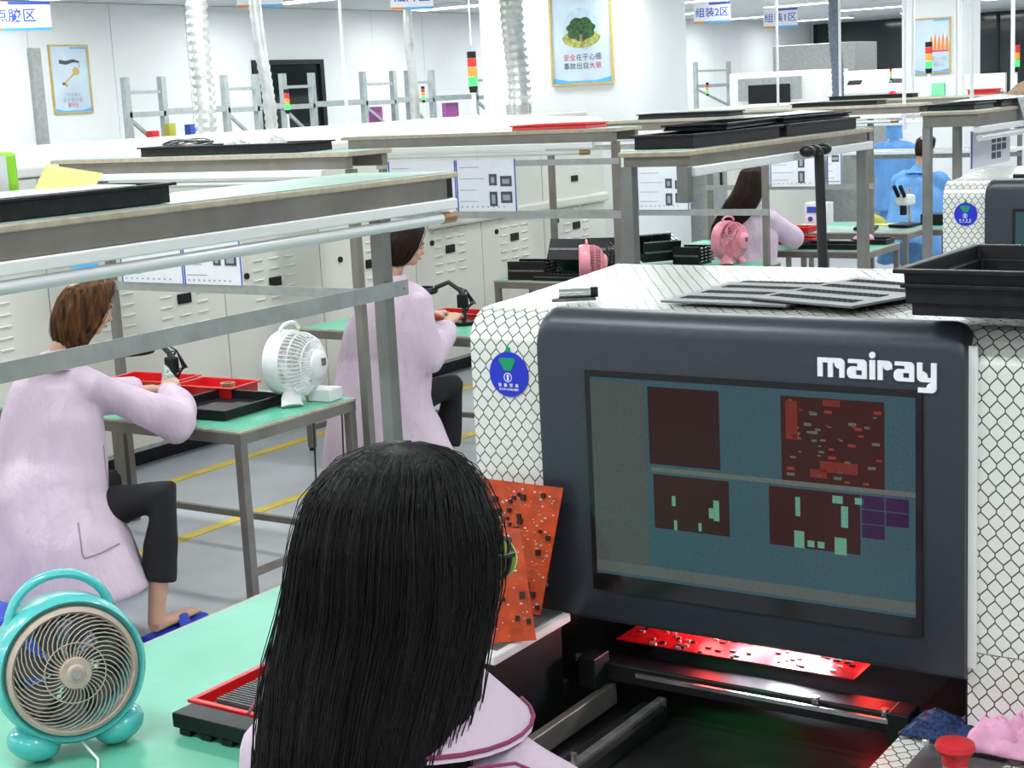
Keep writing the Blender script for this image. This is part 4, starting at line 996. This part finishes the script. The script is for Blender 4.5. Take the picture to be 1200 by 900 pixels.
tag(MB().poly([(-4.95, 7.02, .7525), (-4.6, 7.1, .7525), (-4.62, 7.2, .7525), (-4.98, 7.13, .7525)], .002).build('yellow_note', 'ypaper'), 'yellow papers on the bench right of the ponytailed woman', 'paper')
tag(MB().box(-5.05, -4.62, 7.22, 7.42, .752, .77).build('notebook', 'dark', bevel=.003), 'black notebook on the bench right of the ponytailed woman', 'notebook')
tag(MB().box(-.05, .05, -.04, .04, 0, .045).build('soldering_base', 'dark', bevel=.008), 'black small case left of the ponytailed woman', 'case').location = (-5.42, 7.05, .752)
# fourth bench equipment
t = thing('power_supply', 'white bench power supply with blue displays', 'instrument', (-4.92, 12.3-.35, .90))
MB().box(-.1, .1, 0, .12, 0, .17).build('case', 'white', t, bevel=.005); MB().box(-.08, .0, -.004, 0, .09, .14).build('display', 'bluec', t); MB().box(.03, .07, -.004, 0, .09, .14).build('socket', 'dark', t)
MB().cyl((-.05, -.01, .04), (-.05, 0, .04), .02).cyl((.05, -.01, .04), (.05, 0, .04), .02).build('knobs', 'bluec', t)
def scope(label, x, y, z, rz):
    t = thing('microscope', label, 'microscope', (x, y, z), rz)
    MB().box(-.09, .09, -.12, .12, 0, .025).build('base', 'dark', t, bevel=.006)
    MB().cyl((0, .08, .02), (0, .08, .32), .015).build('column', 'silver', t)
    MB().box(-.06, .06, -.06, .09, .18, .27).build('body', 'white', t, bevel=.02)
    for s in (-1, 1): MB().cyl((s*.03, -.05, .26), (s*.03, -.12, .35), .018).build('eyepiece', 'dark', t)
    MB().cyl((0, -.02, .10), (0, -.02, .18), .03).build('objective', 'dark', t)
    return t
scope('white microscope on the fourth bench, left of two', -4.80, 12.75, .78, .2)
scope('white microscope right beside the first, near the worker in blue', -4.55, 13.0, .78, -.2)
bench('narrow bench carrying the two microscopes', -5.3, -4.35, 12.5, 13.06, 'greenp', .775, rail=False)
lump('rag', 'yellow green cloth on the bench in front of the worker in blue', 'cloth', -5.0, 13.45, .752, .12, .08, .10, 'olive', 21)
tag(MB().box(-4.55, -4.32, 13.4, 13.55, .752, .85).build('instrument_case', 'dark', bevel=.01), 'black case on the bench before the seated worker in blue', 'case')
tag(MB().box(-4.95, -4.7, 13.3, 13.42, .752, .765).build('paper_stack', 'ypaper'), 'pale papers on the far bench edge', 'paper')
lump('pink_cloth', 'crumpled pink cloth on the far tray of the fourth bench', 'cloth', -4.5, 11.88, .78, .09, .06, .05, 'pinkc', 31)
# far hall machines
t = thing('far_oven', 'white box machine with a dark window in the far hall', 'machine', (-9.5, 21.5, 0))
MB().box(-.7, .7, 0, 1.2, 0, 2.2).build('body', 'ovenw', t, bevel=.02); MB().box(-.55, .45, -.02, 0, 1.8, 2.12).build('grey_door', 'alu', t); MB().box(-.38, .28, -.03, -.02, 1.75, 2.02).build('window', 'dark', t)
cabinet('tall grey cabinet behind the white box machine', -10.6, -9.2, 24, 25, 2.62, 'alu')
t = thing('slanted_machine', 'white machine with slanted front before the dark windows', 'machine', (-7.8, 20.9, 0))
v = [(x, y, z) for x in (-.6, .6) for y, z in ((0, 1.4), (0, 1.85), (.5, 2.15), (1, 2.15), (1, 1.4))]
MB().add(v, [(0,1,2,3,4), (9,8,7,6,5)]+[(i, (i+1) % 5, 5+(i+1) % 5, 5+i) for i in range(5)]).build('body', 'ovenw', t, bevel=.01)
MB().box(-.6, .6, 0, 1, 0, 1.4).build('base_cabinet', 'oven', t)
for x in (-.3, .3): MB().bar((x-.1, .22, 1.99), (x+.1, .22, 1.99), .1, .01, (0, -.5, .85)).build('panel_window', 'dark', t)

# ------------------------------------------------------------------ people
def remesh(mb, name, m, parent, vox, smooth=4, disp=None, dscale=.12):
    me = bpy.data.meshes.new(name); me.from_pydata(mb.v, [], mb.f); 
    bm = bmesh.new(); bm.from_mesh(me); bmesh.ops.recalc_face_normals(bm, faces=bm.faces); bm.to_mesh(me); bm.free()
    o = bpy.data.objects.new(name, me); C.objects.link(o)
    q = o.modifiers.new('r', 'REMESH'); q.mode = 'VOXEL'; q.voxel_size = vox
    q = o.modifiers.new('s', 'SMOOTH'); q.factor = .5; q.iterations = smooth
    dg = bpy.context.evaluated_depsgraph_get(); nm = bpy.data.meshes.new_from_object(o.evaluated_get(dg)); bpy.data.objects.remove(o)
    if disp:
        a, fx, fy, fz, sd = disp
        vn = [(v.co.copy(), v.normal.copy()) for v in nm.vertices]
        for v, (c_, n_) in zip(nm.vertices, vn):
            w = noise.noise(Vector((c_.x*fx+sd, c_.y*fy, c_.z*fz)))
            w2 = 1-min(1, 3.2*math.sqrt(noise.noise(Vector((c_.x*fx*.6+sd+9, c_.y*fy*.6, c_.z*fz*.8+c_.x*1.5)))**2+.004))
            v.co = c_+n_*a*(w*.7+w2*.45)
    for p in nm.polygons: p.use_smooth = True
    nm.name = name; nm.materials.clear(); nm.materials.append(M_[m])
    r = bpy.data.objects.new(name, nm); C.objects.link(r); r.parent = parent
    return r
def lerp(a, b, t): return Vector(a)*(1-t)+Vector(b)*t
def head(mb, M):
    """head-local: origin at centre of head, face +Y, up +Z"""
    def e(c, rx, ry, rz, s=16): mb.ell(M @ Vector(c), rx, ry, rz, M=M, seg=s, rings=12)
    e((0, -.012, .022), .074, .092, .088); e((0, .02, -.03), .058, .07, .078); e((0, .055, -.075), .034, .03, .026)
    e((0, .098, -.022), .011, .016, .014); e((0, .092, -.002), .007, .012, .024); e((0, .082, .03), .045, .012, .01)
    for s in (-1, 1): e((s*.076, -.005, -.01), .008, .018, .03); e((s*.04, .06, -.03), .022, .022, .025)
    e((0, .088, -.055), .022, .008, .007)
def face_parts(M, parent):
    mb = MB()
    for s in (-1, 1): mb.ell(M @ Vector((s*.031, .079, .004)), .012, .007, .006, M=M, seg=12, rings=8)
    mb.build('eyes', 'eye', parent)
    mb = MB()
    for s in (-1, 1): mb.ell(M @ Vector((s*.031, .0855, .004)), .005, .003, .005, M=M, seg=10, rings=6); mb.bar(M @ Vector((s*.016, .088, .024)), M @ Vector((s*.048, .080, .026)), .004, .005)
    mb.build('pupils_and_brows', 'dark', parent)
    mb = MB(); mb.ell(M @ Vector((0, .093, -.055)), .020, .005, .006, M=M, seg=12, rings=8); mb.build('lips', 'lip', parent)
def hand(mb, wrist, d, n, curl=.5, s=1, thumb=1):
    """palm from wrist along d, back-of-hand normal n"""
    d = Vector(d).normalized(); n = (Vector(n)-d*Vector(n).dot(d)).normalized(); x = d.cross(n); w = Vector(wrist)
    mb.tube([w, w+d*.03*s, w+d*.085*s], [(.026*s, .018*s), (.038*s, .016*s), (.040*s, .014*s)], 12, sec=x)
    for i, (off, L) in enumerate(((-.030, .065), (-.010, .074), (.010, .070), (.029, .054))):
        p = w+d*.078*s+x*off*s*1.05; a = 0; pts = [p-d*.012*s, p]
        for k in range(3):
            a += curl*(.55+.25*k)+.06*i; dd = d*math.cos(a)-n*math.sin(a); p = p+dd*L*s*(.46, .30, .24)[k]; pts.append(p)
        mb.tube(pts, [.009*s, .0092*s, .0084*s, .0078*s, .006*s], 8)
    p = w+d*.025*s-x*.026*s*thumb; dd = (d*.65-x*.6*thumb-n*.35).normalized(); q = p+dd*.042*s; dd2 = (d*.9-x*.1*thumb-n*.45).normalized()
    mb.tube([p-dd*.01, p, q, q+dd2*.032*s], [.013*s, .013*s, .0105*s, .008*s], 8)
def hair(parent, rings, gaps, m, strands, rad, seg=36, th=.014, seed=1, wob=.05, name='hair'):
    """rings: (cx,cy,cz,rx,ry) crown to tips; gaps: half opening angle towards +Y per ring"""
    rr_ = random.Random(seed)
    def interp(v):
        f = v*(len(rings)-1); i = min(int(f), len(rings)-2); q = f-i
        q2 = q
        a = [rings[i][k]*(1-q2)+rings[i+1][k]*q2 for k in range(5)]; return a, gaps[i]*(1-q)+gaps[i+1]*q
    def S(u, v, off=0):
        (cx, cy, cz, rx, ry), g = interp(v); a = g+(2*PI-2*g)*u
        w = 1+wob*noise.noise(Vector((math.cos(a)*3+seed, math.sin(a)*3, v*2)))*min(1, v*3)+.02*math.sin(a*23+seed)*min(1, v*2)
        return Vector((cx+(rx+off)*w*math.sin(a), cy+(ry+off)*w*math.cos(a), cz))
    N = 28; v = []; f = []
    K = seg+1
    for i in range(N+1):
        vv = i/N
        for k in range(K): v.append(S(k/seg, vv))
        for k in range(K): v.append(S(1-k/seg, vv, -min(th, rings[0][3]*.6+th*vv*2)))
    W2 = 2*K
    for i in range(N):
        for k in range(W2):
            k2 = (k+1) % W2; f.append((i*W2+k, i*W2+k2, (i+1)*W2+k2, (i+1)*W2+k))
    f.append(tuple(range(W2))); f.append(tuple(range(N*W2, (N+1)*W2)))
    h = MB().add(v, f, True).build(name, m, parent)
    cu = bpy.data.curves.new('hair_strands', 'CURVE'); cu.dimensions = '3D'; cu.bevel_depth = rad; cu.bevel_resolution = 0; cu.resolution_u = 2
    for k in range(strands):
        u = rr_.random(); v0 = .004+rr_.random()**2*.25; v1 = min(1.03, .75+.3*rr_.random()); n = 12
        sp = cu.splines.new('POLY'); sp.points.add(n-1); du = rr_.uniform(-.02, .02); ph = rr_.random()*6; fly = .010 if rr_.random() < .04 else 0
        for i in range(n):
            q = i/(n-1); vv = v0+(v1-v0)*q; p = S(min(1, max(0, u+du*q)), min(vv, 1), .001+.0025*rr_.random()*0+.002*math.sin(q*7+ph)+fly*math.sin(q*PI))
            if vv > 1: p.z -= (vv-1)*.3
            sp.points[i].co = (*p, 1); sp.points[i].radius = 1 if q < .8 else .6
    o = bpy.data.objects.new('hair_strands', cu); C.objects.link(o); cu.materials.append(M_[m]); o.parent = h; o['kind'] = 'stuff'
    return h
def ribbon(mb, top, bot, th=.004):
    n = len(top); v = []
    for a, b in zip(top, bot): v += [Vector(a), Vector(b)]
    nrm = (Vector(top[1])-Vector(top[0])).cross(Vector(bot[0])-Vector(top[0])).normalized()*th
    v2 = [p+nrm for p in v]; f = []
    for i in range(n-1): a = 2*i; f += [(a, a+1, a+3, a+2), (2*n+a+2, 2*n+a+3, 2*n+a+1, 2*n+a), (a, a+2, 2*n+a+2, 2*n+a), (a+1, 2*n+a+1, 2*n+a+3, a+3)]
    f += [(0, 2*n, 2*n+1, 1), (2*n-2, 2*n-1, 4*n-1, 4*n-2)]
    return mb.add(v+v2, f, True)
def person(label, loc, rz, pose, coat, hairspec, trous='trous', vox=.013, hv=.0055, group=None):
    """pose dict in local coords (facing +Y)"""
    t = thing('person', label, 'person', loc, rz)
    hp = Vector(pose['hip']); sh = Vector(pose['sh']); hc = Vector(pose['head']); sw = pose.get('sw', .17)
    M = Matrix.Translation(hc) @ Matrix.Rotation(pose.get('yaw', 0), 4, 'Z') @ Matrix.Rotation(pose.get('pitch', 0), 4, 'X')
    b = MB(); head(b, M)
    nk = hc+(M.to_3x3() @ Vector((0, -.03, -.05)))
    b.tube([sh+Vector((0, 0, -.05)), sh+Vector((0, .0, .03)), nk], [.07, .05, .048], 14)
    b.tube([hp, lerp(hp, sh, .45), lerp(hp, sh, .8), sh+Vector((0, 0, -.02))], [(.14, .10), (.115, .085), (.14, .09), (.10, .06)], 16, sec=(1, 0, 0))
    cl = MB(); cl.tube(pose['torso_pts'], pose['torso_r'], 24, sec=(1, 0, 0))
    cl.tube([sh+Vector((0, -.02, -.03)), sh+Vector((0, .005, .045))], [(.085, .075), (.06, .055)], 16, sec=(1, 0, 0))
    for s in (-1, 1):
        S0 = sh+Vector((s*sw, 0, -.05)); el, wr = (Vector(p) for p in pose['arm'][0 if s < 0 else 1])
        b.tube([S0, el, wr], [.04, .035, .025], 10)
        d = (wr-el).normalized(); hand(b, wr, d, pose.get('hn', (0, 0, 1)), pose.get('curl', .5), 1, s)
        cl.tube([sh+Vector((s*.05, 0, -.03)), sh+Vector((s*sw*.75, 0, -.035)), S0, lerp(S0, el, .5), el+(el-S0).normalized()*.015, lerp(el, wr, .35), lerp(el, wr, .82)], [.055, .070, .078, .074, .078, .074, .055], 16)
    tr = MB()
    for s in (-1, 1):
        kn, an, toe = (Vector(p) for p in pose['leg'][0 if s < 0 else 1]); h0 = hp+Vector((s*.08, 0, -.02))
        b.tube([h0, kn, lerp(kn, an, .35), an, an+Vector((0, 0, -.03))], [.07, .05, .048, .034, .036], 12)
        dd = (toe-an); dd.z = 0
        b.tube([an+Vector((0, -.02, -.035)), an+dd*.5+Vector((0, 0, -.045)), an+dd*1.0+Vector((0, 0, -.055))], [(.032, .03), (.038, .022), (.03, .014)], 12, sec=(1, 0, 0))
        e = lerp(kn, an, pose.get('tl', .8))
        tr.tube([h0, lerp(h0, kn, .5), kn, lerp(kn, an, .4), e], [.095, .085, .075, .068, .07], 16)
        sl = MB(); c_ = an+dd*.42
        sl.tube([Vector((an.x, an.y-.06, .016)), Vector((c_.x, c_.y, .016)), Vector((toe.x, toe.y+.03, .016))], [(.04, .014), (.046, .014), (.04, .012)], 14, sec=(1, 0, 0))
        sl.tube([Vector((c_.x-.05, c_.y+.02, .02)), Vector((c_.x-.03, c_.y+.02, .065)), Vector((c_.x+.03, c_.y+.02, .065)), Vector((c_.x+.05, c_.y+.02, .02))], [(.03, .006)]*4, 8, sec=(0, 1, 0))
        sl.build('slipper', 'bluep', t)
    remesh(b, 'body', 'skin', t, hv, 2)
    face_parts(M, t)
    remesh(cl, 'coat', coat, t, vox, 5, pose.get('disp', (.03, 8, 8, 2.6, R.random()*9)))
    ct = [c for c in t.children if c.name.startswith('coat')][0]
    if pose.get('collar', 1):
        tp = []; bt = []; ax = (hc-sh); ax.z = 0
        for i in range(21):
            a = -2.4+4.8*i/20; tp.append(sh+ax*.35+Vector((.070*math.sin(a), .005-.066*math.cos(a), .088))); bt.append(sh+Vector((.125*math.sin(a), -.01-.110*math.cos(a), .030-.012*abs(a))))
        ribbon(MB(), tp, bt, .006).build('collar', coat, ct)
    remesh(tr, 'trousers', trous, t, .015, 4, (.006, 9, 9, 5, 3))
    hairspec(t, hc, M)
    return t

# foreground woman standing at the machine, back to the camera
def hair_long(t, hc, M):
    x, y, z = hc
    h = hair(t, [(x, y-.01, z+.121, .002, .002), (x, y-.01, z+.117, .035, .036), (x-.002, y-.012, z+.102, .068, .072), (x-.002, y-.014, z+.07, .094, .102), (x, y-.016, z+.015, .112, .120),
             (x-.004, y-.024, z-.05, .120, .120), (x-.010, y-.055, z-.12, .124, .115), (x-.002, y-.095, z-.20, .126, .108), (x+.010, y-.13, z-.30, .128, .10), (x+.018, y-.15, z-.42, .118, .09), (x+.01, y-.16, z-.52, .10, .07)],
         [.05, .2, .5, .8, .95, 1.0, 1.05, 1.3, 1.5, 1.6, 1.7], 'hairk', 3800, .0006, seg=60, th=.02, seed=5, wob=.03)
    g = thing('safety_glasses', '', '')   # glasses are worn but separate things are top-level
    return h
SZ = 1.30
def op_pose():
    hip = (0, 0, .92); sh = (0, .02, SZ+.015)
    return dict(hip=hip, sh=sh, head=(.0, .045, 1.545), sw=.165, yaw=-.34, pitch=-.26,
        torso_pts=[(0, -.01, .55), (0, 0, .75), (0, 0, .95), (0, -.005, 1.08), (0, -.005, 1.20), (0, 0, 1.27), (0, .005, 1.31)],
        torso_r=[(.23, .17), (.21, .155), (.19, .14), (.185, .13), (.185, .12), (.15, .09), (.07, .06)],
        arm=(((-.235, .05, 1.02), (-.16, .30, 1.0)), ((.235, .05, 1.02), (.14, .30, 1.0))),
        leg=(((-.09, .03, .50), (-.09, 0, .09), (-.10, .15, .03)), ((.09, .03, .50), (.09, 0, .09), (.10, .15, .03))), disp=(.016, 10, 10, 4, 2.2), curl=.4, collar=0)
op = person('woman with long straight black hair in a pink coat before the large screen', (-1.075, 1.33, 0), -.02, op_pose(), 'coatp', hair_long, vox=.010, hv=.005)
for o in list(bpy.data.objects):
    if o.name.startswith('safety_glasses'): bpy.data.objects.remove(o)
# collar with maroon piping (parts of the coat)
coat = [c for c in op.children if c.name.startswith('coat')][0]
top = []; bot = []
for i in range(25):
    a = -2.5+5.0*i/24; top.append((.085*math.sin(a), .02-.08*math.cos(a), SZ+.125-.02*abs(a/2.5))); bot.append((.165*math.sin(a), .01-.135*math.cos(a), SZ+.058-.012*abs(a/2.5)))
ribbon(MB(), top, bot, .005).build('collar', 'coatp', coat)
MB().tube([Vector(p)+Vector((0, 0, .003)) for p in bot], .0024, 6).build('collar_piping', 'piping', coat)
for s in (-1, 1):
    MB().tube([(s*.16, -.075, SZ+.05), (s*.19, -.03, SZ+.045), (s*.22, .0, SZ+.02)], .002, 6).build('shoulder_piping', 'piping', coat)
# glasses on her face
Mh = Matrix.Translation((.0, .045, 1.545)) @ Matrix.Rotation(-.34, 4, 'Z') @ Matrix.Rotation(-.26, 4, 'X')
gl = thing('safety_glasses', 'black framed glasses with yellow green lens glint worn by the woman before the screen', 'glasses', (-1.075, 1.33, 0), -.02)
mb = MB()
for s in (-1, 1):
    mb.tube([Mh @ Vector((s*.040+.032*math.cos(a), .108-.012*abs(math.cos(a)), -.002+.024*math.sin(a))) for a in [2*PI*k/20 for k in range(20)]], .0028, 6, closed=True)
    mb.tube([Mh @ Vector((s*.072, .10, .008)), Mh @ Vector((s*.094, .07, .008)), Mh @ Vector((s*.096, 0, .005))], .003, 6)
mb.tube([Mh @ Vector((-.01, .108, 0)), Mh @ Vector((.01, .108, 0))], .003, 6)
mb.build('frame', 'dark', gl)
mb = MB()
for s in (-1, 1): mb.poly([Mh @ Vector((s*.040+.030*math.cos(a), .107, -.002+.022*math.sin(a))) for a in [2*PI*k/20 for k in range(20)]], .0015, Mh.to_3x3() @ Vector((0, 1, 0)))
mb.build('lenses', mat('painted_lens_glint', (.45, .75, .15), .1), gl)  # yellow-green reflection on the lenses is put into their base colour

# seated workers
def seat_pose(lean=.30, hx=0, hyaw=0, hpitch=-.45, armR=None, armL=None, hem=.26, z=0, head=None, wide=1.0, sw=.17):
    hip = Vector((0, 0, .50)); sh = Vector((hx*.6, lean*.55, 1.06)); hd = Vector(head) if head else Vector((hx, lean*.55+.10, 1.27))
    return dict(hip=hip, sh=sh, head=hd, sw=sw, yaw=hyaw, pitch=hpitch,
        torso_pts=[(0, -.06, hem), (0, -.05, .42), (0, -.02, .55), lerp((0, -.01, .5), sh, .35), lerp((0, -.02, .5), sh, .65), lerp((0, -.015, .5), sh, .88), sh+Vector((0, 0, -.015))],
        torso_r=[(.29*wide, .25), (.265*wide, .215), (.24*wide, .185), (.225*wide, .165), (.215*wide, .15), (.19, .12), (.08, .07)],
        arm=(armL or ((-.27, .30, .86), (-.10, .56, .87)), armR or ((.27, .30, .86), (.10, .56, .87))),
        leg=(((-.12, .42, .50), (-.12, .36, .10), (-.12, .52, .03)), ((.13, .42, .50), (.13, .34, .10), (.13, .50, .03))))
def hair_bob(t, hc, M):
    def T(c, rx, ry): q = M @ Vector(c); return (q.x, q.y, q.z, rx, ry)
    h = hair(t, [T((0, -.0, .122), .003, .003), T((0, -.006, .115), .05, .055), T((0, -.012, .085), .086, .098), T((0, -.018, .04), .099, .113), T((0, -.02, -.02), .100, .112), T((0, -.02, -.08), .094, .10), T((.0, -.02, -.135), .08, .075), T((0, -.01, -.17), .06, .05)],
         [.05, .2, .6, .95, 1.05, 1.1, 1.1, 1.1], 'hairb', 1300, .0008, seg=44, th=.018, seed=8, wob=.08)
w1p = seat_pose(.22, .0, -.45, -.40, armR=((.31, .43, .80), (.02, .70, .88)), armL=((-.25, .35, .86), (-.06, .68, .87)), hem=.20, head=(.07, .24, 1.30), wide=1.12)
w1p['leg'] = (((-.12, .42, .50), (-.12, .36, .10), (-.12, .52, .03)), ((.43, .22, .56), (.45, .10, .10), (.42, .34, .03)))
w1p['torso_pts'][0] = (.10, -.05, .17); w1p['torso_pts'][1] = (.07, -.05, .36); w1p['torso_r'][0] = (.40, .27); w1p['torso_r'][1] = (.34, .235); w1p['torso_r'][2] = (.28, .20)
w1p['disp'] = (.040, 6, 6, 1.8, 4.4); w1p['tl'] = .72
person('auburn haired woman in a pale pink coat seated at the left bench, bent low', (-4.93, 4.0, 0), 0, w1p, 'coatp', hair_bob)
w1 = [o for o in C.objects if o.get('label', '').startswith('auburn haired woman')][0]
from mathutils.bvhtree import BVHTree
cw = [c for c in w1.children if c.name.startswith('coat')][0]
bv = BVHTree.FromPolygons([v.co for v in cw.data.vertices], [tuple(p.vertices) for p in cw.data.polygons])
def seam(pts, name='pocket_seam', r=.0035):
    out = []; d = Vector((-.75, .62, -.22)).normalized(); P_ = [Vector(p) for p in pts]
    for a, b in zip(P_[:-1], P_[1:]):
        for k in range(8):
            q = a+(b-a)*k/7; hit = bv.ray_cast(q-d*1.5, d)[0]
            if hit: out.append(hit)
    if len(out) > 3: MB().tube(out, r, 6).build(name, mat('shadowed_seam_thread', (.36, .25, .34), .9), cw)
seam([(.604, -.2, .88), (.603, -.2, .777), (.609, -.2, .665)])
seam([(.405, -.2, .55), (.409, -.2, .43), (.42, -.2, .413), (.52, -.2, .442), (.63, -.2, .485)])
def hair_pony(t, hc, M):
    def T(c, rx, ry): q = M @ Vector(c); return (q.x, q.y, q.z, rx, ry)
    hair(t, [T((0, 0, .112), .003, .003), T((0, -.006, .106), .05, .055), T((0, -.01, .08), .082, .092), T((0, -.014, .03), .088, .104), T((0, -.016, -.03), .084, .10), T((0, -.02, -.08), .07, .085), T((0, -.03, -.12), .05, .055)],
         [.05, .2, .6, .95, 1.1, 1.2, 1.3], 'haird', 700, .0008, seg=40, th=.014, seed=3)
    p = M @ Vector((0, -.105, .02))
    mb = MB(); mb.tube([p, p+Vector((0, -.04, -.02)), p+Vector((0, -.055, -.12)), p+Vector((.01, -.045, -.24)), p+Vector((.015, -.03, -.30))], [.02, .032, .04, .03, .008], 14)
    mb.build('ponytail', 'haird', t); MB().tube([p+Vector((0, .003, 0)), p+Vector((0, -.012, -.004))], .025, 14).build('hair_band', 'dark', t)
w2p = seat_pose(.18, 0, -.55, -.30, armR=((.27, .06, .72), (.16, .40, .86)), head=(.05, .20, 1.30), hem=.20, wide=1.2, sw=.19)
w2p['torso_pts'][0] = (.05, -.05, .17); w2p['torso_r'][0] = (.42, .27)
w2p['disp'] = (.036, 7, 7, 2.0, 1.4)
person('woman with dark brown ponytail in a pink coat seated at the middle bench', (-5.08, 6.38, 0), -.05, w2p, 'coatp', hair_pony)
def hair_fall(t, hc, M):
    x, y, z = hc
    hair(t, [(x, y, z+.115, .003, .003), (x, y, z+.108, .05, .055), (x, y-.01, z+.08, .086, .098), (x, y-.015, z+.02, .100, .11), (x-.01, y-.04, z-.06, .115, .105), (x-.04, y-.09, z-.14, .125, .10), (x-.09, y-.13, z-.24, .13, .09), (x-.15, y-.16, z-.34, .13, .07), (x-.19, y-.18, z-.42, .10, .05)],
         [.05, .2, .6, .9, 1.0, 1.2, 1.4, 1.6, 1.8], 'haird', 900, .0011, seg=40, th=.016, seed=13, wob=.14)
w3p = seat_pose(.20, 0, .1, -.30, head=(.03, .14, 1.31), wide=1.1)
person('woman with long loose dark hair in a pink coat at the fourth bench', (-5.12, 10.97, 0), -.05, w3p, 'coatp', hair_fall, vox=.016, hv=.008)
def hair_short(t, hc, M):
    def T(c, rx, ry): q = M @ Vector(c); return (q.x, q.y, q.z, rx, ry)
    hair(t, [T((0, 0, .112), .003, .003), T((0, -.006, .106), .05, .055), T((0, -.01, .08), .078, .092), T((0, -.014, .03), .082, .104), T((0, -.016, -.03), .078, .098), T((0, -.015, -.07), .065, .085)],
         [.05, .3, .8, 1.2, 1.5, 1.7], 'haird', 300, .001, seg=36, th=.012, seed=23)
w4p = seat_pose(.20, 0, -.1, -.25, wide=1.15, head=(.03, .18, 1.30), sw=.20); 
person('person with short dark hair in a bright blue coat seated at the far bench', (-4.85, 14.12, .08), -.1, w4p, 'coatb', hair_short, trous='coatb', vox=.018, hv=.009)
t = thing('round_stool', 'dark round stool beneath the person in the bright blue coat', 'stool', (-4.85, 14.12, 0))
MB().lathe([(0, .44), (.17, .44), (.17, .48), (0, .49)], seg=24).build('seat', 'dark', t)
for k in range(4): MB().bar((.1*math.cos(k*PI/2), .1*math.sin(k*PI/2), .44), (.16*math.cos(k*PI/2), .16*math.sin(k*PI/2), 0), .02).build('leg', 'steel', t)
def hair_cap(t, hc, M):
    q = M @ Vector((0, -.015, .02)); MB().ell(q, .10, .115, .115, M=M, seg=24, rings=14).tube([q+Vector((0, -.03, -.05)), q+Vector((0, -.03, -.17))], [(.09, .08), (.10, .07)], 20, sec=(1, 0, 0)).build('hood', 'coatb', t)
p5 = op_pose(); p5['collar'] = 0; p5['sh'] = (0, .02, 1.30); p5['yaw'] = 0; p5['pitch'] = -.4; p5['head'] = (0, .08, 1.50)
person('standing person in blue hooded cleanroom suit, furthest of the two in blue', (-6.15, 17.2, 0), .1, p5, 'coatb', hair_cap, trous='coatb', vox=.02, hv=.01)
# stools
def stool(label, x, y, m, h=.37):
    t = thing('round_stool', label, 'stool', (x, y, 0))
    MB().lathe([(0, h-.04), (.17, h-.04), (.175, h-.02), (.17, h), (0, h)], seg=28).build('seat', m, t)
    for k in range(4):
        a = PI/4+k*PI/2; MB().bar((.11*math.cos(a), .11*math.sin(a), h-.04), (.17*math.cos(a), .17*math.sin(a), 0), .025).build('leg', m, t)
stool('blue plastic stool under the auburn haired woman', -4.93, 3.97, 'bluep')
stool('blue plastic stool under the ponytailed woman', -5.08, 6.36, 'bluep')
stool('blue plastic stool under the long haired woman at the fourth bench', -5.12, 10.95, 'bluep')
tag(MB().box(-.2, .2, -.15, .15, 0, .28).build('storage_crate', 'bluep', bevel=.02), 'blue plastic crate at the lower left edge behind the turquoise fan', 'crate').location = (-4.75, 3.45, 0)
# loose cables under the left bench
for i, (x, y) in enumerate(((-4.42, 5.05), (-4.45, 5.28))):
    tag(MB().tube([(x, y, .69), (x-.02, y+.01, .4), (x+.0, y+.02, .15), (x-.05, y+.1, .01), (x-.2, y+.15, .01)], .004, 6).build('power_cable', 'cable'), 'thin cable hanging under the left bench, %s one' % ('nearer' if i == 0 else 'further'), 'cable')
